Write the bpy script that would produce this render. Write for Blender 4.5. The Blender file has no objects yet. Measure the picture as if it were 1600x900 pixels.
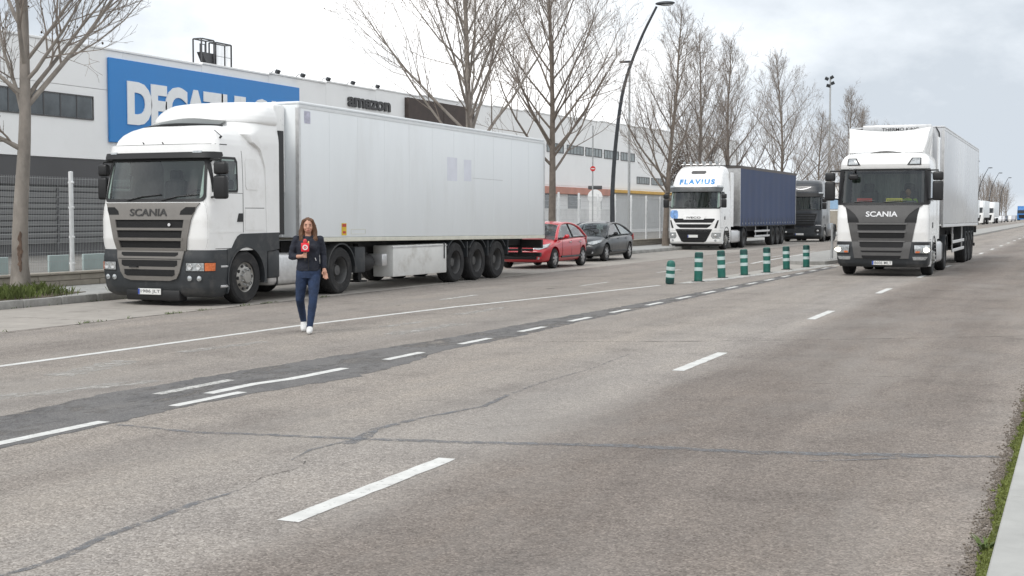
import bpy, bmesh, math, random
import numpy as np
from mathutils import Vector, Matrix
random.seed(7)
R = math.radians
scene = bpy.context.scene
C = scene.collection

# ------------------------------------------------------------------ camera
cam_data = bpy.data.cameras.new("camera")
cam_data.sensor_width = 36.0
cam_data.lens = 2100.0 / 1600.0 * 36.0
cam_data.clip_start = 0.1
cam_data.clip_end = 4000.0
cam = bpy.data.objects.new("camera", cam_data)
C.objects.link(cam)
cam.location = (0, 0, 1.70)
YAW = math.atan(890.0 / 2100.0)
PITCH = math.atan(115.0 / 2100.0)
cam.rotation_euler = (math.pi / 2 - PITCH, 0, YAW)
scene.camera = cam

# ------------------------------------------------------------------ sky, sun, exposure
SUN_DIR = Vector((-0.20, -0.62, 0.76)).normalized()      # towards the sun
SKYOFF = (-8.49, 6.04, -1.21)
world = bpy.data.worlds.new("World")
scene.world = world
world.use_nodes = True
nt = world.node_tree
nt.nodes.clear()
def wn(t, **kw):
    n = nt.nodes.new(t)
    for k, v in kw.items():
        setattr(n, k, v)
    return n
sky = wn('ShaderNodeTexSky', sky_type='NISHITA', sun_disc=False)
sky.sun_elevation = math.asin(SUN_DIR.z)
sky.sun_rotation = math.atan2(SUN_DIR.x, SUN_DIR.y)
bg_sky = wn('ShaderNodeBackground'); bg_sky.inputs['Strength'].default_value = 0.10
nt.links.new(sky.outputs[0], bg_sky.inputs['Color'])
tc = wn('ShaderNodeTexCoord')
mp = wn('ShaderNodeMapping'); mp.inputs['Scale'].default_value = (1.0, 1.0, 1.8)
mp.inputs['Location'].default_value = SKYOFF
nt.links.new(tc.outputs['Generated'], mp.inputs['Vector'])
n1 = wn('ShaderNodeTexNoise'); n1.inputs['Scale'].default_value = 2.2; n1.inputs['Detail'].default_value = 8; n1.inputs['Roughness'].default_value = 0.55
n2 = wn('ShaderNodeTexNoise'); n2.inputs['Scale'].default_value = 1.3; n2.inputs['Detail'].default_value = 5
nt.links.new(mp.outputs[0], n1.inputs['Vector']); nt.links.new(mp.outputs[0], n2.inputs['Vector'])
cr = wn('ShaderNodeValToRGB')                            # brightness of the cloud deck
cr.color_ramp.elements[0].position = 0.37; cr.color_ramp.elements[0].color = (0.42, 0.46, 0.505, 1)
cr.color_ramp.elements[1].position = 0.585; cr.color_ramp.elements[1].color = (1.0, 1.0, 1.0, 1)
e = cr.color_ramp.elements.new(0.47); e.color = (0.63, 0.665, 0.70, 1)
nt.links.new(n1.outputs['Fac'], cr.inputs['Fac'])
bg_cl = wn('ShaderNodeBackground'); bg_cl.inputs['Strength'].default_value = 0.80
nt.links.new(cr.outputs[0], bg_cl.inputs['Color'])
cov = wn('ShaderNodeMapRange')
cov.inputs['From Min'].default_value = 0.25; cov.inputs['From Max'].default_value = 0.45
cov.inputs['To Min'].default_value = 0.88; cov.inputs['To Max'].default_value = 1.0
nt.links.new(n2.outputs['Fac'], cov.inputs['Value'])
mx = wn('ShaderNodeMixShader')
nt.links.new(cov.outputs[0], mx.inputs[0]); nt.links.new(bg_sky.outputs[0], mx.inputs[1]); nt.links.new(bg_cl.outputs[0], mx.inputs[2])
wo = wn('ShaderNodeOutputWorld'); nt.links.new(mx.outputs[0], wo.inputs[0])

sun_data = bpy.data.lights.new("sun", 'SUN'); sun_data.energy = 0.9; sun_data.angle = R(20); sun_data.color = (1, 0.965, 0.92)
sun = bpy.data.objects.new("sun", sun_data); C.objects.link(sun)
sun.rotation_euler = SUN_DIR.to_track_quat('Z', 'Y').to_euler()
sun.location = (0, -10, 60)
vs = scene.view_settings
vs.view_transform = 'Standard'; vs.look = 'None'; vs.gamma = 1.0; vs.use_curve_mapping = False
vs.exposure = 1.0
scene.cycles.max_bounces = 8
scene.cycles.transparent_max_bounces = 12

# ------------------------------------------------------------------ materials
MATS = {}
def mat(name, col, rough=0.6, metal=0.0, var=0.0, vscale=3.0, vstretch=(1, 1, 1), bump=0.0, bscale=40.0, coat=0.0, spec=0.5, dirt=None, emit=None, estr=0.0, dscale=1.2, dlo=0.52, dhi=0.72):
    """principled material with noise variation of its own colour, optional dirt patches and fine relief"""
    if name in MATS:
        return MATS[name]
    m = bpy.data.materials.new(name); m.use_nodes = True
    t = m.node_tree; b = t.nodes['Principled BSDF']
    b.inputs['Base Color'].default_value = (*col, 1)
    b.inputs['Roughness'].default_value = rough; b.inputs['Metallic'].default_value = metal
    b.inputs['Specular IOR Level'].default_value = spec
    if coat: b.inputs['Coat Weight'].default_value = coat; b.inputs['Coat Roughness'].default_value = 0.06
    if emit: b.inputs['Emission Color'].default_value = (*emit, 1); b.inputs['Emission Strength'].default_value = estr
    if var or bump or dirt:
        tcn = t.nodes.new('ShaderNodeTexCoord')
        mpn = t.nodes.new('ShaderNodeMapping'); mpn.inputs['Scale'].default_value = vstretch
        t.links.new(tcn.outputs['Object'], mpn.inputs['Vector'])
        src = None
        if var:
            nz = t.nodes.new('ShaderNodeTexNoise'); nz.inputs['Scale'].default_value = vscale; nz.inputs['Detail'].default_value = 6
            nz.inputs['Roughness'].default_value = 0.6
            t.links.new(mpn.outputs[0], nz.inputs['Vector'])
            rp = t.nodes.new('ShaderNodeValToRGB')
            rp.color_ramp.elements[0].position = 0.3; rp.color_ramp.elements[1].position = 0.7
            rp.color_ramp.elements[0].color = (*[max(0, c * (1 - var)) for c in col], 1)
            rp.color_ramp.elements[1].color = (*[min(1, c * (1 + var)) for c in col], 1)
            t.links.new(nz.outputs['Fac'], rp.inputs['Fac'])
            src = rp.outputs[0]
            rr = t.nodes.new('ShaderNodeMapRange'); rr.inputs['To Min'].default_value = max(0, rough - 0.10); rr.inputs['To Max'].default_value = min(1, rough + 0.12)
            t.links.new(nz.outputs['Fac'], rr.inputs['Value']); t.links.new(rr.outputs[0], b.inputs['Roughness'])
        if dirt:
            dn = t.nodes.new('ShaderNodeTexNoise'); dn.inputs['Scale'].default_value = dscale; dn.inputs['Detail'].default_value = 9; dn.inputs['Roughness'].default_value = 0.68
            t.links.new(mpn.outputs[0], dn.inputs['Vector'])
            mr = t.nodes.new('ShaderNodeMapRange'); mr.inputs['From Min'].default_value = dlo; mr.inputs['From Max'].default_value = dhi
            mr.inputs['To Max'].default_value = dirt[3]
            t.links.new(dn.outputs['Fac'], mr.inputs['Value'])
            mxn = t.nodes.new('ShaderNodeMix'); mxn.data_type = 'RGBA'
            t.links.new(mr.outputs[0], mxn.inputs['Factor'])
            if src: t.links.new(src, mxn.inputs['A'])
            else: mxn.inputs['A'].default_value = (*col, 1)
            mxn.inputs['B'].default_value = (*dirt[:3], 1)
            src = mxn.outputs['Result']
        if src: t.links.new(src, b.inputs['Base Color'])
        if bump:
            bn = t.nodes.new('ShaderNodeTexNoise'); bn.inputs['Scale'].default_value = bscale; bn.inputs['Detail'].default_value = 5
            t.links.new(mpn.outputs[0], bn.inputs['Vector'])
            bp = t.nodes.new('ShaderNodeBump'); bp.inputs['Strength'].default_value = bump; bp.inputs['Distance'].default_value = 0.02
            t.links.new(bn.outputs['Fac'], bp.inputs['Height']); t.links.new(bp.outputs[0], b.inputs['Normal'])
    MATS[name] = m
    return m

def glass_mat(name, tint, refl=1.5):
    if name in MATS: return MATS[name]
    m = bpy.data.materials.new(name); m.use_nodes = True
    t = m.node_tree; t.nodes.clear()
    tr = t.nodes.new('ShaderNodeBsdfTransparent'); tr.inputs[0].default_value = (*tint, 1)
    gl = t.nodes.new('ShaderNodeBsdfGlossy'); gl.inputs['Roughness'].default_value = 0.02; gl.inputs[0].default_value = (0.95, 0.97, 1, 1)
    fr = t.nodes.new('ShaderNodeFresnel'); geo = t.nodes.new('ShaderNodeNewGeometry')
    io = t.nodes.new('ShaderNodeMapRange'); io.inputs['To Min'].default_value = refl; io.inputs['To Max'].default_value = 1.0 / refl
    t.links.new(geo.outputs['Backfacing'], io.inputs['Value']); t.links.new(io.outputs[0], fr.inputs['IOR'])   # same pane from both sides
    mxn = t.nodes.new('ShaderNodeMixShader'); o = t.nodes.new('ShaderNodeOutputMaterial')
    t.links.new(fr.outputs[0], mxn.inputs[0]); t.links.new(tr.outputs[0], mxn.inputs[1]); t.links.new(gl.outputs[0], mxn.inputs[2])
    t.links.new(mxn.outputs[0], o.inputs[0])
    MATS[name] = m
    return m

M = dict(
    paint=mat('white_paint', (0.80, 0.80, 0.79), 0.32, var=0.03, vscale=1.5, coat=0.35, dirt=(0.50, 0.48, 0.44, 0.35), dscale=1.6),
    paint2=mat('white_paint_new', (0.84, 0.84, 0.83), 0.28, var=0.02, vscale=1.5, coat=0.4, dirt=(0.55, 0.53, 0.5, 0.2), dscale=2.0),
    box=mat('trailer_white', (0.76, 0.79, 0.805), 0.42, var=0.03, vscale=1.1, vstretch=(1, 1, .22), bump=0.02, bscale=2.0, dirt=(0.56, 0.56, 0.55, 0.38), dscale=1.3, dlo=0.53, dhi=0.85),
    box2=mat('trailer_silver', (0.53, 0.54, 0.555), 0.25, var=0.03, vscale=0.9, vstretch=(1, 1, .2), metal=0.15),
    cream=mat('cream_rail', (0.66, 0.65, 0.56), 0.5, var=0.08, vscale=6, dirt=(0.35, 0.34, 0.3, 0.5), dscale=3),
    alu=mat('aluminium', (0.62, 0.62, 0.62), 0.36, metal=0.7, var=0.12, vscale=9),
    steel=mat('galvanised_steel', (0.42, 0.43, 0.43), 0.45, metal=0.5, var=0.18, vscale=12),
    grille=mat('grille_silver', (0.20, 0.188, 0.174), 0.45, metal=0.2, var=0.06, vscale=6),
    grille_dark=mat('grille_grey', (0.095, 0.093, 0.092), 0.5, var=0.1, vscale=7),
    plastic=mat('dark_plastic', (0.030, 0.034, 0.038), 0.55, var=0.2, vscale=5, dirt=(0.12, 0.11, 0.10, 0.5), dscale=2.5),
    black=mat('black_trim', (0.010, 0.010, 0.011), 0.45, var=0.2, vscale=8),
    mesh=mat('grille_mesh_black', (0.006, 0.006, 0.007), 0.7, bump=0.5, bscale=180),
    rubber=mat('tyre_rubber', (0.017, 0.017, 0.018), 0.85, var=0.3, vscale=6, bump=0.2, bscale=60, dirt=(0.075, 0.07, 0.065, 0.6), dscale=3),
    chassis=mat('chassis_dark', (0.020, 0.020, 0.021), 0.7, var=0.3, vscale=5, dirt=(0.07, 0.065, 0.06, 0.6), dscale=3),
    rimsteel=mat('rim_steel', (0.35, 0.34, 0.32), 0.45, metal=0.6, var=0.2, vscale=10, dirt=(0.12, 0.10, 0.085, 0.6), dscale=5),
    rimgrey=mat('rim_grey', (0.11, 0.11, 0.11), 0.5, metal=0.4, var=0.2, vscale=10, dirt=(0.07, 0.06, 0.05, 0.6), dscale=5),
    lens=mat('headlight_lens', (0.45, 0.47, 0.48), 0.12, metal=0.5, var=0.35, vscale=22, coat=0.8),
    lamp_lit=mat('headlight_lit', (1, 0.95, 0.82), 0.3, emit=(1, 0.90, 0.70), estr=8.0),
    orange=mat('indicator_orange', (0.62, 0.15, 0.04), 0.25, coat=0.6, var=0.2, vscale=20),
    plate=mat('number_plate_white', (0.72, 0.72, 0.70), 0.4, var=0.05, vscale=20),
    platetext=mat('plate_text', (0.10, 0.10, 0.11), 0.5, var=0.1, vscale=20),
    badge_dark=mat('badge_dark', (0.035, 0.034, 0.033), 0.4, var=0.1, vscale=20),
    badge_light=mat('badge_light', (0.72, 0.72, 0.73), 0.3, metal=0.4, var=0.05, vscale=20),
    lining=mat('cab_lining', (0.30, 0.295, 0.28), 0.9, var=0.2, vscale=5),
    seat=mat('cab_seat', (0.10, 0.10, 0.10), 0.9, var=0.3, vscale=8),
    dash=mat('dashboard', (0.05, 0.05, 0.052), 0.6, var=0.3, vscale=8),
    curtain=mat('cab_curtain', (0.46, 0.47, 0.45), 0.95, var=0.15, vscale=6, vstretch=(8, 1, 1)),
    glass=glass_mat('windscreen_glass', (0.60, 0.69, 0.65), 1.70),
    darkglass=mat('tinted_glass', (0.018, 0.022, 0.024), 0.05, coat=0.3, var=0.3, vscale=3),
)
def sub(name, **kw): return mat(name, **kw)

# ------------------------------------------------------------------ object helpers
def tag(o, label=None, cat=None, group=None, kind=None):
    if label: o['label'] = label
    if cat: o['category'] = cat
    if group: o['group'] = group
    if kind: o['kind'] = kind
    return o
def thing(name, label, cat, loc=(0, 0, 0), rz=0.0, group=None, parent=None):
    o = bpy.data.objects.new(name, None); C.objects.link(o)
    o.empty_display_size = 0.3
    o.location = loc; o.rotation_euler = (0, 0, rz)
    return tag(o, label, cat, group)
def link(name, me, parent=None, loc=None, rot=None):
    o = bpy.data.objects.new(name, me); C.objects.link(o)
    if parent is not None: o.parent = parent
    if loc is not None: o.location = loc
    if rot is not None: o.rotation_euler = rot
    return o
def copy_tree(o, parent=None):
    c = o.copy(); C.objects.link(c)
    if parent is not None: c.parent = parent
    for ch in list(o.children):
        copy_tree(ch, c)
    return c

class MB:
    def __init__(s): s.v = []; s.f = []
    def add(s, vs, fs):
        n = len(s.v); s.v += [tuple(p) for p in vs]; s.f += [tuple(i + n for i in f) for f in fs]
    def box(s, c, d, rot=None):
        x, y, z = [q / 2 for q in d]
        vs = [Vector(p) for p in ((-x,-y,-z),(x,-y,-z),(x,y,-z),(-x,y,-z),(-x,-y,z),(x,-y,z),(x,y,z),(-x,y,z))]
        if rot is not None: vs = [rot @ p for p in vs]
        s.add([p + Vector(c) for p in vs], [(3,2,1,0),(4,5,6,7),(0,1,5,4),(1,2,6,5),(2,3,7,6),(3,0,4,7)])
    def b2(s, x0, x1, y0, y1, z0, z1): s.box(((x0+x1)/2, (y0+y1)/2, (z0+z1)/2), (abs(x1-x0), abs(y1-y0), abs(z1-z0)))
    def bev(s, x0, x1, y0, y1, z0, z1, r=0.02, seg=2):
        bm = bmesh.new(); bmesh.ops.create_cube(bm, size=1)
        for v in bm.verts: v.co = Vector(((x0+x1)/2 + v.co.x*(x1-x0), (y0+y1)/2 + v.co.y*(y1-y0), (z0+z1)/2 + v.co.z*(z1-z0)))
        bmesh.ops.bevel(bm, geom=list(bm.edges), offset=r, segments=seg, profile=0.5, affect='EDGES', clamp_overlap=True)
        bm.verts.index_update()
        s.add([v.co.copy() for v in bm.verts], [[v.index for v in f.verts] for f in bm.faces]); bm.free()
    def tube(s, pts, rad, n=8, caps=True):
        pts = [Vector(p) for p in pts]
        if not hasattr(rad, '__len__'): rad = [rad] * len(pts)
        base = len(s.v); prev = None
        for i, p in enumerate(pts):
            d = (pts[min(i+1, len(pts)-1)] - pts[max(i-1, 0)])
            d = d.normalized() if d.length > 1e-9 else Vector((0, 0, 1))
            if prev is None:
                a = d.orthogonal().normalized()
            else:
                a = prev - d * prev.dot(d)
                a = a.normalized() if a.length > 1e-6 else d.orthogonal().normalized()
            prev = a; b = d.cross(a)
            for k in range(n):
                t = 2 * math.pi * k / n
                q = p + (a * math.cos(t) + b * math.sin(t)) * rad[i]
                s.v.append((q.x, q.y, q.z))
        for i in range(len(pts) - 1):
            for k in range(n):
                k2 = (k + 1) % n
                s.f.append((base+i*n+k, base+i*n+k2, base+(i+1)*n+k2, base+(i+1)*n+k))
        if caps:
            s.f.append(tuple(base + k for k in reversed(range(n))))
            s.f.append(tuple(base + (len(pts)-1)*n + k for k in range(n)))
    def lathe(s, prof, n=24, axis='z', c=(0, 0, 0), close=False, cap0=True):
        base = len(s.v)
        for (r, h) in prof:
            for k in range(n):
                t = 2*math.pi*k/n; a, b = r*math.cos(t), r*math.sin(t)
                p = (a, b, h) if axis == 'z' else ((h, a, b) if axis == 'x' else (b, h, a))
                s.v.append((p[0]+c[0], p[1]+c[1], p[2]+c[2]))
        m = len(prof)
        for i in range(m if close else m - 1):
            j = (i + 1) % m
            for k in range(n):
                k2 = (k+1) % n
                s.f.append((base+i*n+k, base+i*n+k2, base+j*n+k2, base+j*n+k))
        if not close:
            if prof[0][0] > 1e-5 and cap0: s.f.append(tuple(base+k for k in reversed(range(n))))
            if prof[-1][0] > 1e-5: s.f.append(tuple(base+(m-1)*n+k for k in range(n)))
    def prism(s, poly, x0, x1, axis='x'):
        n = len(poly)
        def P(a, b, d): return (d, a, b) if axis == 'x' else ((a, d, b) if axis == 'y' else (a, b, d))
        vs = [P(a, b, x0) for a, b in poly] + [P(a, b, x1) for a, b in poly]
        s.add(vs, [tuple(reversed(range(n))), tuple(range(n, 2*n))] + [(i, (i+1) % n, n+(i+1) % n, n+i) for i in range(n)])
    def grid(s, fn, nu, nv, skirt=None):
        base = len(s.v)
        for j in range(nv + 1):
            for i in range(nu + 1):
                s.v.append(tuple(fn(i / nu, j / nv)))
        w = nu + 1
        for j in range(nv):
            for i in range(nu):
                a = base + j*w + i; s.f.append((a, a+1, a+w+1, a+w))
    def ellipsoid(s, c, r, n=14, m=9, rot=None):
        base = len(s.v)
        for j in range(m + 1):
            ph = math.pi * j / m - math.pi / 2
            for i in range(n):
                t = 2*math.pi*i/n
                p = Vector((r[0]*math.cos(ph)*math.cos(t), r[1]*math.cos(ph)*math.sin(t), r[2]*math.sin(ph)))
                if rot is not None: p = rot @ p
                s.v.append((c[0]+p.x, c[1]+p.y, c[2]+p.z))
        for j in range(m):
            for i in range(n):
                s.f.append((base+j*n+i, base+j*n+(i+1) % n, base+(j+1)*n+(i+1) % n, base+(j+1)*n+i))
    def mesh(s, name, m=None, smooth=32, fix=True):
        me = bpy.data.meshes.new(name); me.from_pydata(s.v, [], s.f); me.update()
        if fix:
            bm = bmesh.new(); bm.from_mesh(me); bmesh.ops.recalc_face_normals(bm, faces=bm.faces)
            big = [f for f in bm.faces if len(f.verts) > 4]
            if big: bmesh.ops.triangulate(bm, faces=big)
            bm.to_mesh(me); bm.free()
        if smooth:
            me.polygons.foreach_set('use_smooth', [True] * len(me.polygons)); me.set_sharp_from_angle(angle=R(smooth))
        if m is not None: me.materials.append(M[m] if isinstance(m, str) else m)
        return me
    def build(s, name, m=None, parent=None, loc=None, rot=None, smooth=32, fix=True):
        return link(name, s.mesh(name, m, smooth, fix), parent, loc, rot)

def islands(mb):
    par = list(range(len(mb.v)))
    def find(i):
        while par[i] != i: par[i] = par[par[i]]; i = par[i]
        return i
    for f in mb.f:
        a = find(f[0])
        for k in f[1:]: par[find(k)] = a
    groups = {}
    for f in mb.f: groups.setdefault(find(f[0]), []).append(f)
    out = []
    for fs in groups.values():
        ids = sorted({i for f in fs for i in f}); mp_ = {i: k for k, i in enumerate(ids)}
        q = MB(); q.v = [mb.v[i] for i in ids]; q.f = [tuple(mp_[i] for i in f) for f in fs]; out.append(q)
    return out
def pieces(mb, name, m, parent=None, smooth=32):
    """every separate piece of the builder becomes an object of its own"""
    return [q.build(name, m, parent, smooth=smooth) for q in islands(mb)]
def text_mesh(txt, size=1.0, bold=0.0, depth=0.01, shear=0.0, spacing=1.0):
    cu = bpy.data.curves.new('t', 'FONT'); cu.body = txt; cu.size = size; cu.offset = bold; cu.extrude = depth; cu.shear = shear
    cu.space_character = spacing; cu.resolution_u = 4
    o = bpy.data.objects.new('t', cu); C.objects.link(o)
    dg = bpy.context.evaluated_depsgraph_get(); dg.update()
    me = bpy.data.meshes.new_from_object(o.evaluated_get(dg))
    bpy.data.objects.remove(o); bpy.data.curves.remove(cu)
    return me
def text_fit(txt, x0, x1, z0, z1, bold=0.0, depth=0.01, shear=0.0, spacing=1.0):
    """letters fitted to the box; returns verts as (across, up, depth) and faces"""
    me = text_mesh(txt, 1.0, bold, depth, shear, spacing)
    co = np.array([v.co[:] for v in me.vertices]); fs = [tuple(p.vertices) for p in me.polygons]
    mn, mxx = co.min(0), co.max(0)
    co[:, 0] = x0 + (co[:, 0]-mn[0]) / (mxx[0]-mn[0]) * (x1-x0)
    co[:, 1] = z0 + (co[:, 1]-mn[1]) / (mxx[1]-mn[1]) * (z1-z0)
    bpy.data.meshes.remove(me)
    return co, fs
# ------------------------------------------------------------------ setting: ground, road, kerbs
def road_material(name, dark=False):
    m = bpy.data.materials.new(name); m.use_nodes = True
    t = m.node_tree; b = t.nodes['Principled BSDF']; L = t.links.new
    N = lambda ty: t.nodes.new(ty)
    tcn = N('ShaderNodeTexCoord'); obj = tcn.outputs['Object']
    def noise(scale, det=4, rough=0.6, stretch=None):
        n = N('ShaderNodeTexNoise'); n.inputs['Scale'].default_value = scale; n.inputs['Detail'].default_value = det; n.inputs['Roughness'].default_value = rough
        if stretch:
            mpn = N('ShaderNodeMapping'); mpn.inputs['Scale'].default_value = stretch; L(obj, mpn.inputs[0]); L(mpn.outputs[0], n.inputs['Vector'])
        else: L(obj, n.inputs['Vector'])
        return n.outputs['Fac']
    def ramp(src, stops):
        r = N('ShaderNodeValToRGB'); els = r.color_ramp.elements
        els[0].position, els[0].color = stops[0][0], (*stops[0][1], 1); els[1].position, els[1].color = stops[-1][0], (*stops[-1][1], 1)
        for p, c in stops[1:-1]: e = els.new(p); e.color = (*c, 1)
        L(src, r.inputs[0]); return r.outputs[0]
    def mixc(f, a, bb, mode='MIX'):
        x = N('ShaderNodeMix'); x.data_type = 'RGBA'; x.blend_type = mode
        if isinstance(f, float): x.inputs['Factor'].default_value = f
        else: L(f, x.inputs['Factor'])
        L(a, x.inputs['A']); L(bb, x.inputs['B']); return x.outputs['Result']
    def rng(src, a, bb, lo, hi):
        x = N('ShaderNodeMapRange'); L(src, x.inputs['Value'])
        x.inputs['From Min'].default_value = a; x.inputs['From Max'].default_value = bb; x.inputs['To Min'].default_value = lo; x.inputs['To Max'].default_value = hi
        return x.outputs[0]
    vo = N('ShaderNodeTexVoronoi'); vo.inputs['Scale'].default_value = 85; L(obj, vo.inputs['Vector'])
    sep = N('ShaderNodeSeparateColor'); L(vo.outputs['Color'], sep.inputs[0])
    if dark:
        stones = ramp(sep.outputs[0], [(0, (.115, .112, .113)), (.6, (.148, .144, .141)), (1, (.19, .184, .178))])
        tone = ramp(noise(1.1, 7, .7), [(.3, (.62, .62, .64)), (.5, (1, 1, 1)), (.72, (1.0, .97, .94))])
        col = mixc(1.0, stones, tone, 'MULTIPLY')
        pale = rng(noise(2.2, 8, .75, (1, .35, 1)), .55, .72, 0, .55)
        rgb = N('ShaderNodeRGB'); rgb.outputs[0].default_value = (.20, .19, .178, 1)
        col = mixc(pale, col, rgb.outputs[0])
    else:
        stones = ramp(sep.outputs[0], [(0, (.150, .133, .120)), (.35, (.230, .209, .190)), (.75, (.280, .255, .232)), (1, (.375, .345, .316))])
        # lanes: coarse brown near lane, pale worn band along the lane line, smoother far lane
        sx = N('ShaderNodeSeparateXYZ'); L(obj, sx.inputs[0])
        wob = N('ShaderNodeMath'); wob.operation = 'MULTIPLY_ADD'; L(noise(.35, 5, .6, (1, .25, 1)), wob.inputs[0]); wob.inputs[1].default_value = 1.5; L(sx.outputs[0], wob.inputs[2])
        xn = rng(wob.outputs[0], -16.5, 2.0, 0, 1)
        lanes = ramp(xn, [(0.0027, (1.040, 1.040, 1.040)), (0.2297, (1.000, 0.990, 0.980)), (0.3108, (0.920, 0.910, 0.900)), (0.3811, (1.040, 1.030, 1.010)), (0.4676, (0.970, 0.970, 0.970)), (0.5541, (1.080, 1.070, 1.050)), (0.5865, (0.980, 0.970, 0.960)), (0.6297, (1.100, 1.090, 1.070)), (0.6838, (1.10, 1.11, 1.12)), (0.7162, (1.10, 1.105, 1.11)), (0.7378, (0.78, 0.752, 0.738)), (0.7757, (0.66, 0.622, 0.602)), (0.8189, (0.80, 0.765, 0.745)), (0.8568, (0.70, 0.665, 0.645)), (0.9054, (1.000, 0.970, 0.950))])
        col = mixc(1.0, stones, lanes, 'MULTIPLY')
        # worn-in wheel paths and broad stains, drawn out along the road
        streak = ramp(noise(1.0, 6, .62, (1.1, .10, 1)), [(.3, (.76, .75, .75)), (.5, (1, 1, 1)), (.72, (1.14, 1.13, 1.11))])
        col = mixc(.95, col, streak, 'MULTIPLY')
        blot = ramp(noise(.9, 8, .72), [(.30, (.70, .69, .69)), (.47, (1, 1, 1)), (.70, (1.13, 1.12, 1.10))])
        col = mixc(.9, col, blot, 'MULTIPLY')
        gr = ramp(noise(14, 8, .85), [(.28, (.66, .65, .64)), (.5, (1, 1, 1)), (.72, (1.25, 1.23, 1.21))])
        col = mixc(.85, col, gr, 'MULTIPLY')
        # bleached film over the stones in drifts
        film = rng(noise(.55, 7, .7, (1, .3, 1)), .47, .68, 0, .55)
        rgb = N('ShaderNodeRGB'); rgb.outputs[0].default_value = (.262, .245, .226, 1)
        col = mixc(film, col, rgb.outputs[0])
        # small dark oil drips
        dr = N('ShaderNodeTexVoronoi'); dr.inputs['Scale'].default_value = 1.3; L(obj, dr.inputs['Vector'])
        spots = rng(dr.outputs['Distance'], .0, .055, .5, 0)
        rgb2 = N('ShaderNodeRGB'); rgb2.outputs[0].default_value = (.06, .056, .054, 1)
        col = mixc(spots, col, rgb2.outputs[0])
    if dark:
        gone = rng(noise(1.7, 9, .8, (1, .5, 1)), .50, .64, 1, .12); L(gone, b.inputs['Alpha'])
    L(col, b.inputs['Base Color']); b.inputs['Roughness'].default_value = 0.88; b.inputs['Specular IOR Level'].default_value = 0.3
    ad = N('ShaderNodeMath'); ad.operation = 'MULTIPLY_ADD'; L(vo.outputs['Distance'], ad.inputs[0]); ad.inputs[1].default_value = -0.8; L(noise(90, 3), ad.inputs[2])
    bp = N('ShaderNodeBump'); bp.inputs['Strength'].default_value = 0.55; bp.inputs['Distance'].default_value = 0.008; L(ad.outputs[0], bp.inputs['Height']); L(bp.outputs[0], b.inputs['Normal'])
    MATS[name] = m
    return m
M['asphalt'] = road_material('worn_asphalt'); M['patch'] = road_material('dark_asphalt_patch', True)
def paint_material(name, col, lo, hi, scale=16, rough=.8, var=.08, stretch=(1, 1, 1)):
    """paint or bitumen film worn through to the road: where it is gone the film is clear"""
    m = bpy.data.materials.new(name); m.use_nodes = True
    t = m.node_tree; b = t.nodes['Principled BSDF']; L = t.links.new
    tcn = t.nodes.new('ShaderNodeTexCoord'); mpn = t.nodes.new('ShaderNodeMapping'); mpn.inputs['Scale'].default_value = stretch; L(tcn.outputs['Object'], mpn.inputs[0])
    n = t.nodes.new('ShaderNodeTexNoise'); n.inputs['Scale'].default_value = scale; n.inputs['Detail'].default_value = 9; n.inputs['Roughness'].default_value = .78; L(mpn.outputs[0], n.inputs['Vector'])
    r = t.nodes.new('ShaderNodeMapRange'); L(n.outputs['Fac'], r.inputs['Value']); r.inputs['From Min'].default_value = lo; r.inputs['From Max'].default_value = hi
    r.inputs['To Min'].default_value = 1; r.inputs['To Max'].default_value = 0
    n2_ = t.nodes.new('ShaderNodeTexNoise'); n2_.inputs['Scale'].default_value = 5; n2_.inputs['Detail'].default_value = 6; L(mpn.outputs[0], n2_.inputs['Vector'])
    rp = t.nodes.new('ShaderNodeValToRGB'); rp.color_ramp.elements[0].position = .3; rp.color_ramp.elements[1].position = .7
    rp.color_ramp.elements[0].color = (*[c*(1-var*2) for c in col], 1); rp.color_ramp.elements[1].color = (*[c*(1+var) for c in col], 1); L(n2_.outputs['Fac'], rp.inputs[0])
    L(rp.outputs[0], b.inputs['Base Color']); b.inputs['Roughness'].default_value = rough; L(r.outputs[0], b.inputs['Alpha'])
    return m
M['roadpaint'] = paint_material('road_paint', (.60, .60, .58), .56, .72)
M['roadpaint_worn'] = paint_material('road_paint_worn', (.54, .535, .51), .46, .66)
M['roadpaint_ghost'] = paint_material('road_paint_ghost', (.40, .385, .36), .38, .60, 9, stretch=(1, .5, 1))
M['seal'] = paint_material('crack_seal', (.160, .163, .172), .40, .60, 10, .6, .12)
M['seal_thin'] = paint_material('crack_seal_worn', (.170, .171, .178), .30, .55, 10, .65, .12)
M['crack'] = paint_material('open_crack', (.075, .068, .062), .40, .58, 5, .95, .15)
M['oil'] = paint_material('oil_stain', (.13, .12, .112), .36, .60, 10, .7, .15)
M['concrete'] = mat('kerb_concrete', (.32, .315, .30), .85, var=.14, vscale=5, bump=.25, bscale=60, dirt=(.15, .145, .13, .7), dscale=2.2)
M['concrete_pale'] = mat('pavement_concrete', (.37, .37, .355), .8, var=.10, vscale=2.5, bump=.12, bscale=70, dirt=(.24, .24, .225, .6), dscale=1.5)
M['gutter'] = mat('gutter_concrete', (.33, .305, .275), .88, var=.12, vscale=3, bump=.3, bscale=50, dirt=(.19, .175, .155, .7), dscale=1.2)
M['wallstone'] = mat('low_wall_block', (.36, .325, .275), .9, var=.15, vscale=4, bump=.3, bscale=50, dirt=(.2, .18, .15, .6), dscale=2)
M['yard'] = mat('yard_ground', (.19, .18, .165), .95, var=.25, vscale=.4, bump=.2, bscale=12)
M['soil'] = mat('soil', (.10, .078, .055), .95, var=.35, vscale=4, bump=.6, bscale=15)

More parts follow.
